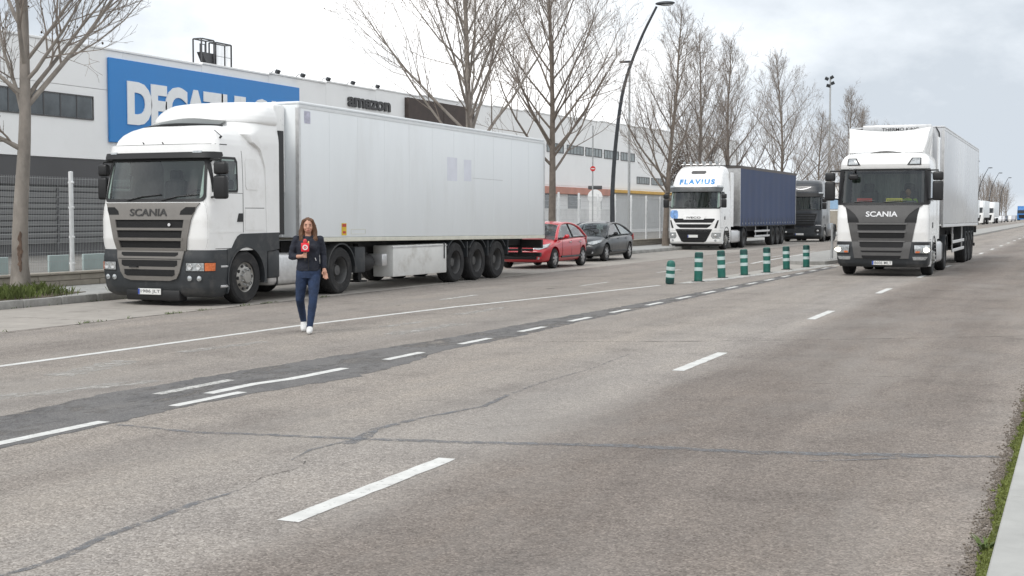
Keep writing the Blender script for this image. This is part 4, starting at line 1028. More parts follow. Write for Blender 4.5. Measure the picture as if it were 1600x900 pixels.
        top = [sh.front(u, z + .012 + .028*math.sin(math.pi*(i+1)/16), .004) for i, (u, z) in enumerate(pts)]; low = [sh.front(u, z - .012, .004) for u, z in pts]
        mb.add(top + low, [(i, i+1, 16+i, 15+i) for i in range(14)]); mb.build('swoosh_print', 'badge_light', t)
        fpanel(sh, 'grille', 'mesh', t, [(1.0, -.8, .8), (1.75, -1.0, 1.0)], 12, .006, .01)
        for z in (1.15, 1.3, 1.45, 1.6): fpanel(sh, 'slat', 'plastic', t, [(z, -.86, .86), (z + .05, -.87, .87)], 12, .02, .02)
        for sg in (1, -1): fpanel(sh, 'running_light', 'badge_light', t, [(1.02, *sorted((sg*.92, sg*1.24))), (1.05, *sorted((sg*.92, sg*1.28)))], 4, .012, .01)
        plate_part(t, -.05, .48, 0.0, '', .52, .12)
        plate_part(t, -1.0, .62, .03, '', .35, .10)
    chassis_parts(t, 6.2, 1.42, 5.2, 'alu' if not dk else 'plastic')
    tractor_common(t, 1.42, 5.2, 1.24, 6.2)
    for sg in (1, -1): mudguard(t, *sorted((sg*.58, sg*1.25)), 5.2, .505, .555, .585, 8, 172, 'rear_mudguard', 'plastic')
    if dk:
        for sg in (1, -1):
            mb = MB(); mb.bev(*sorted((sg*1.0, sg*1.24)), 2.35, 4.55, .32, 1.15, .06); mb.build('side_skirt', pm, t)
    return t

# ------------------------------------------------------------------ semi-trailers (in the frame of their tractor)
def trailer(name, label, loc, ang, y0, y1, z0, z1, axles, hw=1.29, drop=0.0, kind='reefer', mbox='box', palletbox=None, legs=6.0, group=None):
    t = thing(name, label, 'trailer', loc, R(-ang), group)
    sl = drop / (y1 - y0)
    def S(mb):
        mb.v = [(x, y, z - max(0, y - y0) * sl if z > .95 else z) for x, y, z in mb.v]; return mb
    mb = MB()
    if kind == 'reefer':
        mb.bev(-hw, hw, y0, y1, z0 + .09, z1 - .06, .03, 2)
        body = S(mb).build('box_body', mbox, t)
        mb = MB()
        for sg in (1, -1): mb.bev(*sorted((sg*(hw - .05), sg*(hw + .012))), y0 - .01, y1 + .01, z0, z0 + .088, .008, 1)
        pieces(S(mb), 'bottom_rail', 'cream' if mbox == 'box' else 'alu', body)
        mb = MB()
        mb.bev(-hw - .008, hw + .008, y0 - .005, y1 + .005, z1 - .065, z1, .03, 2)
        S(mb).build('roof', mbox, body)
        mb = MB()
        for sg in (1, -1): mb.b2(*sorted((sg*(hw - .03), sg*(hw + .010))), y0 - .008, y1 + .008, z1 - .13, z1 - .068)
        pieces(S(mb), 'top_rail', 'alu' if mbox != 'box' else mat('rail_white', (.70, .72, .73), .45, var=.05, vscale=4), body)
        mb = MB()
        for sg in (1, -1):
            for y in (y0, y1): mb.b2(*sorted((sg*(hw - .07), sg*(hw + .007))), y - .012 if y == y0 else y - .06, y + .06 if y == y0 else y + .012, z0 + .09, z1 - .13)
        pieces(S(mb), 'corner_post', 'alu', body)
        npan = 11 if mbox == 'box' else 1
        for k in range(1, npan):
            q = MB(); yy = y0 + (y1-y0)*k/npan
            q.b2(hw - .01, hw + .0015, yy - .006, yy + .006, z0 + .1, z1 - .14); S(q).build('panel_joint', mat('panel_joint', (.74, .77, .785), .5, var=.05), body)
        # refrigeration unit on the front wall
        q = MB(); q.bev(-.98, .98, y0 - .42, y0 - .012, z1 - 1.85, z1 - .08, .05, 2); u = S(q).build('refrigeration_unit', 'paint2', t)
        q = MB()
        for k in range(9): q.b2(-.82, .82, y0 - .428, y0 - .41, z1 - 1.6 + .08*k, z1 - 1.565 + .08*k)
        pieces(S(q), 'louvre', 'plastic', u)
        q = MB(); q.b2(-.9, .9, y0 - .05, y0 - .013, z0 + .1, z1 - 1.95); S(q).build('front_bulkhead', 'box' if mbox == 'box' else 'alu', t)
        if mbox == 'box':
            # faded rectangles where stickers were, hazard plate, small placard
            lav = mat('faded_sticker', (.70, .72, .79), .5, var=.05, vscale=3)
            for (a, b, c, d) in ((9.62, 10.17, 2.60, 3.18), (10.55, 10.98, 2.62, 3.16)):
                q = MB(); q.b2(hw, hw + .002, a, b, c, d); S(q).build('faded_sticker', lav if c > 2.5 else mat('faded_sticker_pale', (.72, .742, .76), .5, var=.03), body)
            q = MB(); q.b2(hw, hw + .003, 11.05, 12.9, 2.705, 2.715); S(q).build('scratch', mat('scratch_grey', (.5, .51, .52), .6, var=.1), body)
            q = MB(); q.bev(hw, hw + .008, 4.66, 4.86, 1.27, 1.53, .004, 1); hz = S(q).build('hazard_plate', mat('hazard_yellow', (.65, .45, .03), .5, var=.1), t)
            q = MB(); q.b2(hw + .008, hw + .010, 4.68, 4.84, 1.45, 1.515); q.b2(hw + .008, hw + .010, 4.70, 4.82, 1.31, 1.36); pieces(S(q), 'hazard_stripe', mat('hazard_red', (.45, .05, .03), .5, var=.1), hz)
            q = MB(); z_ = 1.30
            q.tube([(hw + .003, 5.05, z_), (hw + .003, 5.65, z_), (hw + .003, 5.65, z_ + .1), (hw + .003, 5.05, z_ + .1), (hw + .003, 5.05, z_)], .006, 4); S(q).build('placard_frame', 'cream', t)
            q = MB(); q.bev(hw, hw + .004, 3.25, 3.48, 3.55, 3.80, .003, 1); S(q).build('faded_label', mat('faded_label', (.5, .5, .6), .5, var=.25, vscale=12), t)
        else:
            q = MB(); q.bev(-.98, .98, y0 - .50, y0 - .43, z1 - .22, z1 + .02, .03, 2); S(q).build('unit_fascia', 'alu', u)
            flat_text('unit_lettering', 'THERMO KING', 'badge_dark', u, -.42, .62, z1 - .16, z1 - .06, y0 - .502, .012, .004)
            for sg in (1, -1):
                q = MB(); q.tube([(sg*1.15, y0 - .03, z1 - .35), (sg*1.15, y0 - .12, z1 - .2), (sg*1.05, y0 - .05, z1 - .04)], .02, 6); q.build('marker_stalk', 'black', t)
    else:                                                # curtain sider
        cm = mat('curtain_navy', (.050, .070, .135), .6, var=.12, vscale=1.5, spec=.2, dirt=(.06, .085, .155, .5), dscale=.8)
        def cur(sg):
            def fn(a, b):
                y = y0 + .06 + (y1 - y0 - .12)*a; z = z0 + (z1 - .16 - z0)*b
                dx = .012*math.sin(a*62) * (1 - b)**.5 + .010*math.sin(a*23 + 1)*math.sin(math.pi*b) - (.02*math.sin(math.pi*b))
                return (sg*(hw + dx), y, z)
            return fn
        for sg in (1, -1):
            mb = MB(); mb.grid(cur(sg), 160, 8); body = mb.build('curtain', cm, t)
            if sg > 0:
                for k in range(20):
                    yy = y0 + .4 + (y1 - y0 - .8)*k/19
                    q = MB(); q.b2(hw + .018, hw + .024, yy - .022, yy + .022, z0 - .02, z0 + .40); st = q.build('strap', mat('strap_grey', (.09, .095, .10), .8, var=.2), body)
                    q = MB(); q.bev(hw + .016, hw + .036, yy - .035, yy + .035, z0 + .08, z0 + .16, .006, 1); q.build('buckle', 'steel', st)
        mb = MB(); mb.b2(-hw + .02, hw - .02, y0 + .02, y1, z0 - .05, z0 + .05); mb.build('floor_deck', 'chassis', t)
        mb = MB(); mb.b2(-hw - .01, hw + .01, y0 - .02, y1 + .02, z1 - .16, z1 - .02); mb.build('cant_rail', mat('rail_brown', (.085, .075, .07), .6, var=.2), t)
        mb = MB(); mb.grid(lambda a, b: (-hw + 2*hw*a, y0 + (y1-y0)*b, z1 - .02 + .03*math.sin(math.pi*a) + .01*math.sin(b*60)), 6, 60); mb.build('roof_tarpaulin', cm, t)
        mb = MB(); mb.b2(-hw, hw, y0 - .03, y0 + .04, z0, z1 - .16); mb.build('front_wall', 'alu', t)
        mb = MB(); mb.b2(-hw, hw, y1 - .04, y1 + .03, z0, z1 - .16); mb.build('rear_doors', 'alu', t)
    # running gear
    mb = MB()
    for x in (-.5, .5): mb.b2(x - .07, x + .07, y0 + .4, y1 - .1, z0 - .32 if z0 > 1.1 else z0 - .2, z0 - .002)
    S(mb); pieces(mb, 'chassis_beam', 'chassis', t)
    for y in axles:
        a = MB(); a.lathe([(.075, -1.0), (.075, 1.0)], 12, 'x', (0, y, .505)); a.b2(-.6, .6, y - .05, y + .05, .55, z0 - .2); a.build('axle', 'chassis', t)
        for x in (hw - .20, -(hw - .20)): wheel(t, x, y, 'tw')
    for sg in (1, -1):
        m0 = MB()
        x0, x1 = sorted((sg*(hw - .40), sg*(hw - .005)))
        for y in axles: m0.prism(arc(y, .505, .60, 35, 145, 10) + list(reversed(arc(y, .505, .575, 35, 145, 10))), x0, x1, 'x')
        for a, b in zip([axles[0] - 1.3] + list(axles), list(axles) + [axles[-1] + 1.3]):
            c = (a + b)/2; m0.b2(x0, x1, c - .02, c + .02, .62, z0 - .02 - (y1 - y0)*sl*.8)
        pieces(m0, 'mudguard', 'plastic', t)
    q = MB()
    for x in (-.75, .75): q.b2(x - .07, x + .07, legs - .07, legs + .07, .22, z0 - .1); q.b2(x - .16, x + .16, legs - .16, legs + .16, .18, .22)
    q.tube([(-.75, legs, .75), (.75, legs, .75)], .03, 6); pieces(q, 'landing_leg', 'chassis', t)
    q = MB(); q.bev(-1.2, 1.2, y1 - .12, y1 + .02, .48, .60, .01, 1); q.b2(-.6, -.5, y1 - .1, y1 - .02, .55, z0); q.b2(.5, .6, y1 - .1, y1 - .02, .55, z0)
    q.bev(-1.25, 1.25, y1 - .10, y1, z0 - .28 - drop, z0 - .03 - drop, .01, 1); ru = q.build('rear_underrun', 'chassis', t)
    for sg in (1, -1):
        l = MB(); l.bev(*sorted((sg*.75, sg*1.2)), y1 + .003, y1 + .03, z0 - .26 - drop, z0 - .12 - drop, .01, 1); l.build('tail_light', mat('tail_red', (.35, .02, .015), .3, coat=.5, var=.1), ru)
    if palletbox:
        a, b, c, d = palletbox
        q = MB(); q.bev(hw - .55, hw - .02, a, b, c, d, .02, 2); pb = q.build('pallet_box', mat('pallet_box_white', (.66, .66, .64), .5, var=.06, vscale=3, dirt=(.36, .33, .28, .6), dscale=2.2), t)
        q = MB(); q.b2(hw - .024, hw - .012, a - .015, b + .015, d - .06, d - .03); q.build('lid_edge', 'alu', pb)
        q = MB(); q.bev(hw - .45, hw - .06, a - .42, a - .2, c + .26, d - .18, .02); q.build('tool_box', 'alu', t)
        q = MB(); q.lathe([(.16, -.35), (.19, -.3), (.19, .3), (.16, .35)], 16, 'y', (hw - .35, a - .9, .62)); q.build('air_tank', 'chassis', t)
        q = MB(); q.bev(hw - .7, hw - .1, a - 1.55, a - 1.1, .42, z0 - .15, .03); q.build('fuel_tank', 'plastic', t)
    else:
        for sg in (1, -1):
            q = MB()
            for z in (.55, .82): q.bev(*sorted((sg*(hw - .06), sg*(hw - .02))), legs + .5, axles[0] - .85, z - .05, z + .05, .01, 1)
            for y in (legs + .9, axles[0] - 1.2): q.b2(*sorted((sg*(hw - .10), sg*(hw - .061))), y - .03, y + .03, .48, z0 - .02)
            pieces(q, 'side_guard', 'alu', t)
    return t

A1 = 1.3; T1 = (-15.93, 20.35, 0)
scania_old(T1, A1)
trailer('semi_trailer', 'long white refrigerated trailer with faded stickers behind the walking woman', T1, A1, 3.05, 15.78, 1.14, 3.98, [10.13, 11.37, 12.6], 1.29, .13, 'reefer', 'box', (6.93, 9.62, .27, .985), 6.2)
T2 = (-5.05, 37.8, 0)
scania_new(T2, 0, 'white semi truck with lit headlights and dark grille driving on the road')
trailer('semi_trailer', 'silver sided refrigerated trailer pulled by the truck with lit headlights', T2, 0, 3.45, 17.6, 1.32, 4.29, [12.4, 13.7, 15.0], 1.29, .04, 'reefer', 'box2', None, 6.6)
T3 = (-17.08, 62.5, 0)
iveco(T3, 0, 'white semi truck with blue roof lettering parked beyond the dark grey car')
trailer('curtain_trailer', 'navy blue curtain sided trailer behind the truck with blue roof lettering', T3, 0, 4.1, 18.3, 1.12, 4.16, [12.0, 13.3, 14.6], 1.28, 0, 'curtain', 'box', None, 7.0)
iveco((-15.98, 83.2, 0), 0, 'dark blue grey semi truck with white swoosh parked behind the navy trailer', 'dark')
# ------------------------------------------------------------------ cars
def baked(o, name, m, parent):
    dg = bpy.context.evaluated_depsgraph_get(); dg.update()
    me = bpy.data.meshes.new_from_object(o.evaluated_get(dg)); bpy.data.objects.remove(o)
    me.materials.clear(); me.materials.append(M[m] if isinstance(m, str) else m)
    me.polygons.foreach_set('use_smooth', [True]*len(me.polygons)); me.set_sharp_from_angle(angle=R(40))
    return link(name, me, parent)
def car(label, loc, body_mat, st, gh, ax, roofz, length, details, group=None):
    t = thing('parked_car', label, 'car', loc, 0, group)
    mb = MB(); rows = []
    for (y, w, zb, zs, zt) in st:
        h = [(0, zb), (w*.8, zb), (w*.965, zb + .07), (w, zb + .12 + .3*(zs - zb)), (w*.99, zs - .10), (w*.93, zs - .01), (w*.55, zt - .012), (0, zt)]
        ring = [(x, y, z) for x, z in h] + [(-x, y, z) for x, z in reversed(h[1:-1])]; rows.append(ring)
    n = len(rows[0]); mb.v = [p for r in rows for p in r]
    mb.f = [(j*n+i, j*n+(i+1) % n, (j+1)*n+(i+1) % n, (j+1)*n+i) for j in range(len(rows)-1) for i in range(n)]
    m_ = len(rows) - 1
    for base in (0, m_*n):                               # end caps as strips across
        for i in range(n//2):
            a, b, c, d = base+i, base+i+1, base+(n-i-1) % n, base+(n-i) % n
            mb.f.append(tuple(dict.fromkeys((a, b, c, d))))
    o = mb.build('tmp', body_mat, None)
    s_ = o.modifiers.new('s', 'SUBSURF'); s_.levels = 2; s_.render_levels = 2
    cut = MB()
    for y in ax:
        for sg in (1, -1): cut.lathe([(.365, .58*sg), (.365, 1.1*sg)], 28, 'x', (0, y, .33))
    co = cut.build('cut', None, None); bo = o.modifiers.new('b', 'BOOLEAN'); bo.operation = 'DIFFERENCE'; bo.object = co; bo.solver = 'EXACT'
    body = baked(o, 'body', body_mat, t); bpy.data.objects.remove(co)
    prof, (ia, ib), zb, wb, wr = gh
    y0, y3 = prof[0][0], prof[-1][0]
    P_ = []                                              # smooth roof line
    for i in range(len(prof) - 1):
        p0, p1, p2, p3 = [np.array(prof[max(0, min(len(prof)-1, k))]) for k in (i-1, i, i+1, i+2)]
        for s_ in range(4):
            f = s_/4; P_.append(.5*((2*p1) + (p2-p0)*f + (2*p0-5*p1+4*p2-p3)*f*f + (3*p1-p0-3*p2+p3)*f**3))
    P_.append(np.array(prof[-1])); ia *= 4; ib *= 4; zr = max(p[1] for p in P_)
    hwid = lambda z: wb + (wr - wb)*max(0, min(1, (z - zb)/(zr - zb)))
    def ptop(i, s, lift=0.0):
        y, z = P_[i]; w = hwid(z); front = 1 if i < (ia + ib)/2 else -1
        k = abs(i - (ia + ib)/2)/max(1, len(P_)/2)
        return (s*w, y - front*.11*k*(1 - s*s), z - .055*abs(s)**2.6 + lift)
    def sheetpart(i0, i1, lift=0.0):
        mb = MB(); mb.grid(lambda u, v: ptop(int(round(i0 + (i1-i0)*v)), -1 + 2*u, lift), 14, i1 - i0); return mb
    sheetpart(0, ia).build('windscreen', 'carglass', t); sheetpart(ib, len(P_)-1).build('rear_window', 'carglass', t)
    sheetpart(ia, ib).build('roof', body_mat, t)
    for sg in (1, -1):
        n_ = len(P_); belt = lambda y: (sg*wb, y, zb + .03*(y - y0)/(y3 - y0))
        edge_ = [ptop(i, sg) for i in range(n_)]
        for (a, b) in ((1, (ia + ib)//2), ((ia + ib)//2, n_ - 2)):
            mb = MB(); up = edge_[a:b+1]; dn = [belt(p[1]) for p in up]; m2 = len(up)
            mb.add(up + dn, [(i, i+1, m2+i+1, m2+i) for i in range(m2-1)]); mb.build('side_window', 'carglass', t)
        mb = MB(); mb.tube(edge_, [.05 if (i < ia or i > ib + 1) else .038 for i in range(n_)], 8); mb.build('roof_rail', body_mat, t)
        pm_ = edge_[(ia + ib)//2]; mb = MB(); mb.tube([pm_, belt(pm_[1] + .06)], .03, 8); mb.build('door_pillar', 'black', t)
        mb = MB(); rear = edge_[ib + 2:]; dn = [(sg*(wb + .004), p[1], zb - .03) for p in rear]; m2 = len(rear)
        mb.add([(p[0] + sg*.006, p[1], p[2]) for p in rear] + dn, [(i, i+1, m2+i+1, m2+i) for i in range(m2-1)]); mb.build('rear_pillar', body_mat, t)
        mb = MB(); mb.tube([belt(y0 + (y3 - y0)*f) for f in (0, .25, .5, .75, 1)], .016, 6); mb.build('window_trim', 'black', t)
    q = MB(); q.b2(-wb + .06, wb - .06, y0 + .12, y3 - .1, zb - .04, zb + .012); inn = q.build('interior_tray', 'dash', t)
    for x in (-.36, .36):
        for y in (y0 + 1.15, y0 + 1.85):
            q = MB(); q.bev(x - .22, x + .22, y, y + .14, zb - .3, zb + .2, .05); q.bev(x - .11, x + .11, y + .02, y + .11, zb + .2, zb + .36, .04); q.build('seat', 'seat', t)
    for y in ax:
        for x in (.72, -.72): wheel(t, x + (.045 if x > 0 else -.045), y, 'c', .315, 1.0)
        q = MB(); q.b2(-.6, .6, y - .36, y + .36, .2, .66); q.build('wheel_well', 'black', t)
    details(t, body)
    return t
M['carglass'] = glass_mat('car_glass', (.50, .57, .56), 1.7)
M['red'] = mat('red_car_paint', (.50, .018, .030), .32, var=.06, vscale=2, coat=.7, dirt=(.40, .08, .08, .3), dscale=2.5)
M['dgrey'] = mat('grey_car_paint', (.020, .024, .027), .38, var=.1, vscale=2, coat=.5, dirt=(.12, .12, .115, .4), dscale=2.5)
def det(hz, nose, plate, hl_w, hl_rows, cm, rear_y):
    def f(t, body):
        for sg in (1, -1):
            x0, x1 = sorted((sg*.42, sg*hl_w))
            q = MB(); pts = hl_rows
            q.add([(sg*x, y, z) for x, y, z in pts], [tuple(range(len(pts)))]); q.add([(sg*x*1.005, y + .06, z) for x, y, z in pts], [tuple(range(len(pts)))])
            n = len(pts); q.f += [(i, (i+1) % n, n+(i+1) % n, n+i) for i in range(n)]
            q.build('headlight', 'lens', t)
            q = MB(); q.ellipsoid((sg*.98, 1.55, 1.0), (.09, .05, .065), 12, 8); q.tube([(sg*.85, 1.53, .96), (sg*.93, 1.55, .98)], .02, 6); q.build('door_mirror', cm if cm == 'red' else 'black', t)
            for y in (2.05, 2.95):
                q = MB(); q.bev(*sorted((sg*.872, sg*.905)), y, y + .17, .80, .83, .012, 2); q.build('door_handle', 'steel' if cm == 'red' else cm, t)
            for y in (1.42, 2.25, 3.1):
                q = MB(); q.tube([(sg*.872, y, .34), (sg*.886, y, .55), (sg*.872, y + .02, .88)], .004, 4); q.build('door_seam', 'black', t)
            q = MB(); q.tube([(sg*.885, 1.3, .36), (sg*.885, 3.1, .36)], .03, 6); q.build('sill_trim', 'plastic', t)
            q = MB(); q.bev(*sorted((sg*.62, sg*.80)), rear_y - .12, rear_y + .0, .72, .98, .03); q.build('tail_light', MATS.get('tail_red') or mat('tail_red', (.35, .02, .015), .3, coat=.5), t)
            q = MB(); q.lathe([(.045, 0), (.04, -.02), (0, -.02)], 10, 'y', (sg*.60, nose + .05, .34)); q.build('fog_light', 'lens', t)
        q = MB(); q.bev(-.55, .55, nose - .015, nose + .1, .30, .42, .02); q.build('lower_grille', 'mesh', t)
        q = MB(); q.bev(-.42, .42, nose - .0, nose + .1, hz - .07, hz, .015); q.build('upper_grille', 'mesh', t)
        plate_part(t, 0, plate, nose - .02, '', .5, .11)
    return f
car('red hatchback parked just behind the long white trailer', (-16.1, 38.62, 0), 'red',
    [(0, .58, .30, .50, .54), (.05, .70, .22, .58, .63), (.25, .81, .19, .70, .76), (.7, .87, .18, .83, .91), (1.2, .885, .18, .91, .99), (2.0, .89, .18, .94, 1.0), (2.9, .89, .18, .97, 1.02), (3.55, .87, .19, .99, 1.06), (3.85, .82, .22, .94, 1.02), (3.98, .72, .30, .78, .84)],
    ([(1.02, .93), (1.40, 1.19), (1.80, 1.40), (2.25, 1.47), (2.75, 1.465), (3.2, 1.40), (3.55, 1.26), (3.86, 1.0)], (2, 5), .95, .80, .60), (.84, 3.40), 1.45, 3.98,
    det(.64, -.0, .45, .80, [(.40, .07, .62), (.62, .09, .60), (.80, .28, .68), (.84, .46, .80), (.62, .24, .74), (.42, .12, .70)], 'red', 3.95))
car('dark grey car parked behind the red hatchback', (-16.72, 45.35, 0), 'dgrey',
    [(0, .60, .30, .50, .56), (.05, .72, .22, .60, .66), (.25, .82, .19, .72, .78), (.75, .88, .18, .83, .90), (1.25, .89, .18, .90, .97), (2.1, .895, .18, .93, .99), (3.0, .895, .18, .96, 1.0), (3.8, .87, .20, .97, 1.02), (4.2, .80, .24, .92, .97), (4.34, .70, .32, .72, .78)],
    ([(1.02, .92), (1.45, 1.17), (1.88, 1.37), (2.3, 1.43), (2.8, 1.42), (3.25, 1.34), (3.7, 1.18), (4.05, .99)], (2, 5), .94, .81, .59), (.90, 3.58), 1.43, 4.34,
    det(.66, -.0, .45, .82, [(.40, .07, .64), (.62, .09, .62), (.81, .28, .69), (.85, .48, .79), (.62, .24, .75), (.42, .12, .71)], 'dgrey', 4.3))

# ------------------------------------------------------------------ bollards on the median
M['bgreen'] = mat('bollard_green', (.012, .125, .098), .5, var=.25, vscale=8, dirt=(.07, .10, .085, .75), dscale=5)
M['bdark'] = mat('bollard_dark_green', (.010, .060, .055), .5, var=.25, vscale=8, dirt=(.05, .06, .055, .5), dscale=4)
M['bband'] = mat('bollard_band', (.48, .58, .57), .4, var=.12, vscale=8, dirt=(.25, .30, .29, .5), dscale=6)
BN = ['short leaning green bollard with domed top at the head of the row', 'second green bollard in the row, next to the short leaning one', 'third green bollard from the head of the median row', 'fourth green bollard, the middle one of the median row', 'fifth green bollard from the head of the median row', 'sixth green bollard, last but one of the median row', 'seventh green bollard, last of the row nearest the grey post']
for i, (x, y, h) in enumerate([(-9.25, 31.7, .58), (-8.94, 33.2, .74), (-8.86, 35.3, .73), (-8.68, 37.15, .72), (-8.47, 39.1, .73), (-8.38, 41.5, .71), (-8.15, 43.5, .71)]):
    t = thing('bollard', BN[i], 'bollard', (x, y, .004), rr.uniform(0, 6), 'green bollards on the median')
    r = .105
    if i == 0:
        t.rotation_euler = (R(4), R(3), .4)
        pr = [(.085, 0), (r, .03), (r, h - .10), (.095, h - .05), (.07, h - .015), (.03, h), (0, h)]
    else:
        t.rotation_euler = (R(rr.uniform(-3, 3)), R(rr.uniform(-3, 3)), 0)
        pr = [(r*.96, 0), (r, .02), (r, h - .05), (r*.96, h - .02), (r*.8, h), (r*.74, h - .005), (0, h - .012)]
    q = MB(); q.lathe(pr, 22, 'z'); q.build('post', 'bgreen', t)
    for z in ((h*.36, h*.66) if i == 0 else (h*.42, h*.72)):
        q = MB(); q.lathe([(r + .001, z - .045), (r + .004, z - .042), (r + .004, z + .042), (r + .001, z + .045)], 22, 'z'); q.build('reflective_band', 'bband', t)
    if i == 0:
        q = MB(); q.lathe([(.09, .001), (r + .002, .03), (r + .002, .14)], 22, 'z'); q.build('dark_foot', 'bdark', t)
    else:
        q = MB(); q.lathe([(r + .002, h - .13), (r + .002, h - .05), (r*.97, h - .016)], 22, 'z'); q.build('dark_collar', 'bdark', t)
        q = MB(); q.lathe([(.17, -.004), (.17, .008), (.11, .012)], 18, 'z'); q.build('base_flange', 'black', t)
t = thing('grey_post', 'thin grey post standing on the tip of the median island', 'post', (-8.15, 48.3, .12))
q = MB(); q.tube([(0, 0, 0), (0, 0, 1.22)], .045, 12); q.build('tube', 'steel', t)
q = MB(); q.bev(-.12, .12, -.12, .12, 0, .02, .004, 1); q.build('base_plate', 'steel', t)

# ------------------------------------------------------------------ lamps and masts
M['lampgrey'] = mat('lamp_post_grey', (.055, .06, .066), .5, metal=.3, var=.2, vscale=6)
def curved_lamp(label, loc, group=None):
    t = thing('street_lamp', label, 'street lamp', loc, 0, group)
    pts = [(0, 0, .0), (0, 0, 1.4), (0.0, 0, 2.7), (.16, 0, 4.9), (.5, 0, 7.1), (1.2, 0, 9.0), (1.95, 0, 10.45)]
    P = []
    for i in range(len(pts) - 1):
        p0, p1, p2, p3 = [Vector(pts[max(0, min(len(pts)-1, k))]) for k in (i-1, i, i+1, i+2)]
        for s_ in range(5):
            f = s_/5; P.append(.5*((2*p1) + (p2-p0)*f + (2*p0-5*p1+4*p2-p3)*f*f + (3*p1-p0-3*p2+p3)*f**3))
    P.append(Vector(pts[-1])); n = len(P)
    q = MB(); q.tube(P, [.115 - .065*i/(n-1) for i in range(n)], 12); q.build('pole', 'lampgrey', t)
    q = MB(); q.ellipsoid((2.32, 0, 10.56), (.44, .17, .09), 18, 10); q.build('lamp_head', 'lampgrey', t)
    q = MB(); q.ellipsoid((2.38, 0, 10.50), (.30, .13, .06), 16, 8); q.build('diffuser', 'lens', t)
    q = MB(); q.bev(-.2, .2, -.2, .2, 0, .03, .005, 1); q.build('base_plate', 'steel', t)
    return t
lamp0 = curved_lamp('tall dark street lamp curving out over the parked grey car', (-18.9, 55.85, .13), 'curved street lamps')
for y in (241, 276, 311, 352):
    c = copy_tree(lamp0); c.location = (-18.9, y, .13); c['label'] = 'tiny far curved street lamp above the treeline, %s from the driving truck' % {241: 'first', 276: 'second', 311: 'third', 352: 'fourth'}[y]
t = thing('yard_lamp', 'straight grey lamp pole with flat head in the yard behind the fence', 'lamp post', (-26, 80, 0))
q = MB(); q.tube([(0, 0, 0), (0, 0, 11.1)], [.09, .06], 10); q.build('pole', 'steel', t)
q = MB(); q.bev(-.62, .1, -.16, .16, 11.08, 11.2, .03); q.build('lamp_head', 'lampgrey', t)
t = thing('floodlight_mast', 'slim mast with clustered floodlights behind the navy trailer', 'light mast', (-20.2, 117.8, 0))
q = MB(); q.tube([(0, 0, 0), (0, 0, 13.4)], [.12, .07], 10); q.build('pole', 'steel', t)
for (dx, dz, a) in ((-.28, 13.35, .5), (.22, 12.95, -.4), (-.15, 12.75, .3), (.15, 13.45, -.5)):
    q = MB(); q.box((dx, -.1, dz), (.30, .16, .24), Matrix.Rotation(a, 3, 'Y') @ Matrix.Rotation(.5, 3, 'X')); q.build('floodlight', 'lampgrey', t)
t = thing('round_sign', 'small red round sign high on a thin pole behind the fence', 'sign', (-23, 64.8, 0), R(25))
q = MB(); q.tube([(0, 0, 0), (0, 0, 6.2)], .035, 8); q.build('pole', 'steel', t)
q = MB(); q.lathe([(0, -.075), (.135, -.075), (.135, -.055), (0, -.055)], 24, 'y', (0, 0, 4.02)); q.build('disc', mat('sign_red', (.55, .03, .03), .4, var=.08), t)
q = MB(); q.b2(-.085, .085, -.080, -.0755, 3.995, 4.045); q.build('white_bar', 'plate', t)
# ------------------------------------------------------------------ wire fence
fence = thing('wire_fence', 'pale wire mesh fence with round white posts on the low wall', 'fence', (-20.56, 0, 0))
M['wire'] = mat('fence_wire', (.48, .49, .49), .5, metal=.3, var=.1, vscale=5)
M['fpost'] = mat('fence_post_white', (.76, .77, .77), .5, var=.08, vscale=4, dirt=(.35, .34, .32, .5), dscale=3)
q = MB(); W_ = 2.5
for k in range(48):
    y = .05 + k*.05; q.tube([(0, y, .46), (0, y, 2.52)], .0036, 3, False)
for k in range(11):
    z = .48 + k*.2; q.tube([(.006, .03, z), (.006, W_ - .03, z)], .0042, 3, False)
panel_me = q.mesh('wire_panel', 'wire', smooth=None, fix=False)
q = MB(); q.tube([(0, 0, .40), (0, 0, 2.62)], .05, 12); q.lathe([(.052, 2.62), (.05, 2.64), (0, 2.65)], 12, 'z'); post_me = q.mesh('post', 'fpost')
q = MB()
for z in (.62, 1.2, 1.85, 2.4): q.bev(-.06, .07, -.035, .035, z - .025, z + .025, .01, 1)
clamp_mes = [i.mesh('clamp', 'fpost') for i in islands(q)]
for k in range(-3, 34):
    y = 23.55 + 2.5*k
    if y > 108: break
    p = link('post', post_me, fence, (.02, y, 0))
    for c in clamp_mes: link('clamp', c, p)
    pn = link('wire_panel', panel_me, fence, (0, y, 0)); pn['kind'] = 'stuff'
# pale boards behind the fence near the tree
for i, (y0, y1, lb) in enumerate([(22.0, 22.72, 'pale blue green board behind the fence beside the plane trunk'), (23.98, 24.64, 'pale blue green board behind the fence left of the white post'), (25.12, 25.95, 'pale blue green board behind the fence next to the truck bumper')]):
    q = MB(); q.bev(-.03, .03, y0, y1, 0, .80, .01, 1)
    tag(q.build('board', mat('pale_board', (.42, .52, .51), .45, var=.08, vscale=3), None, (-21.6, 0, -.03)), lb, 'board', 'pale boards behind the fence')

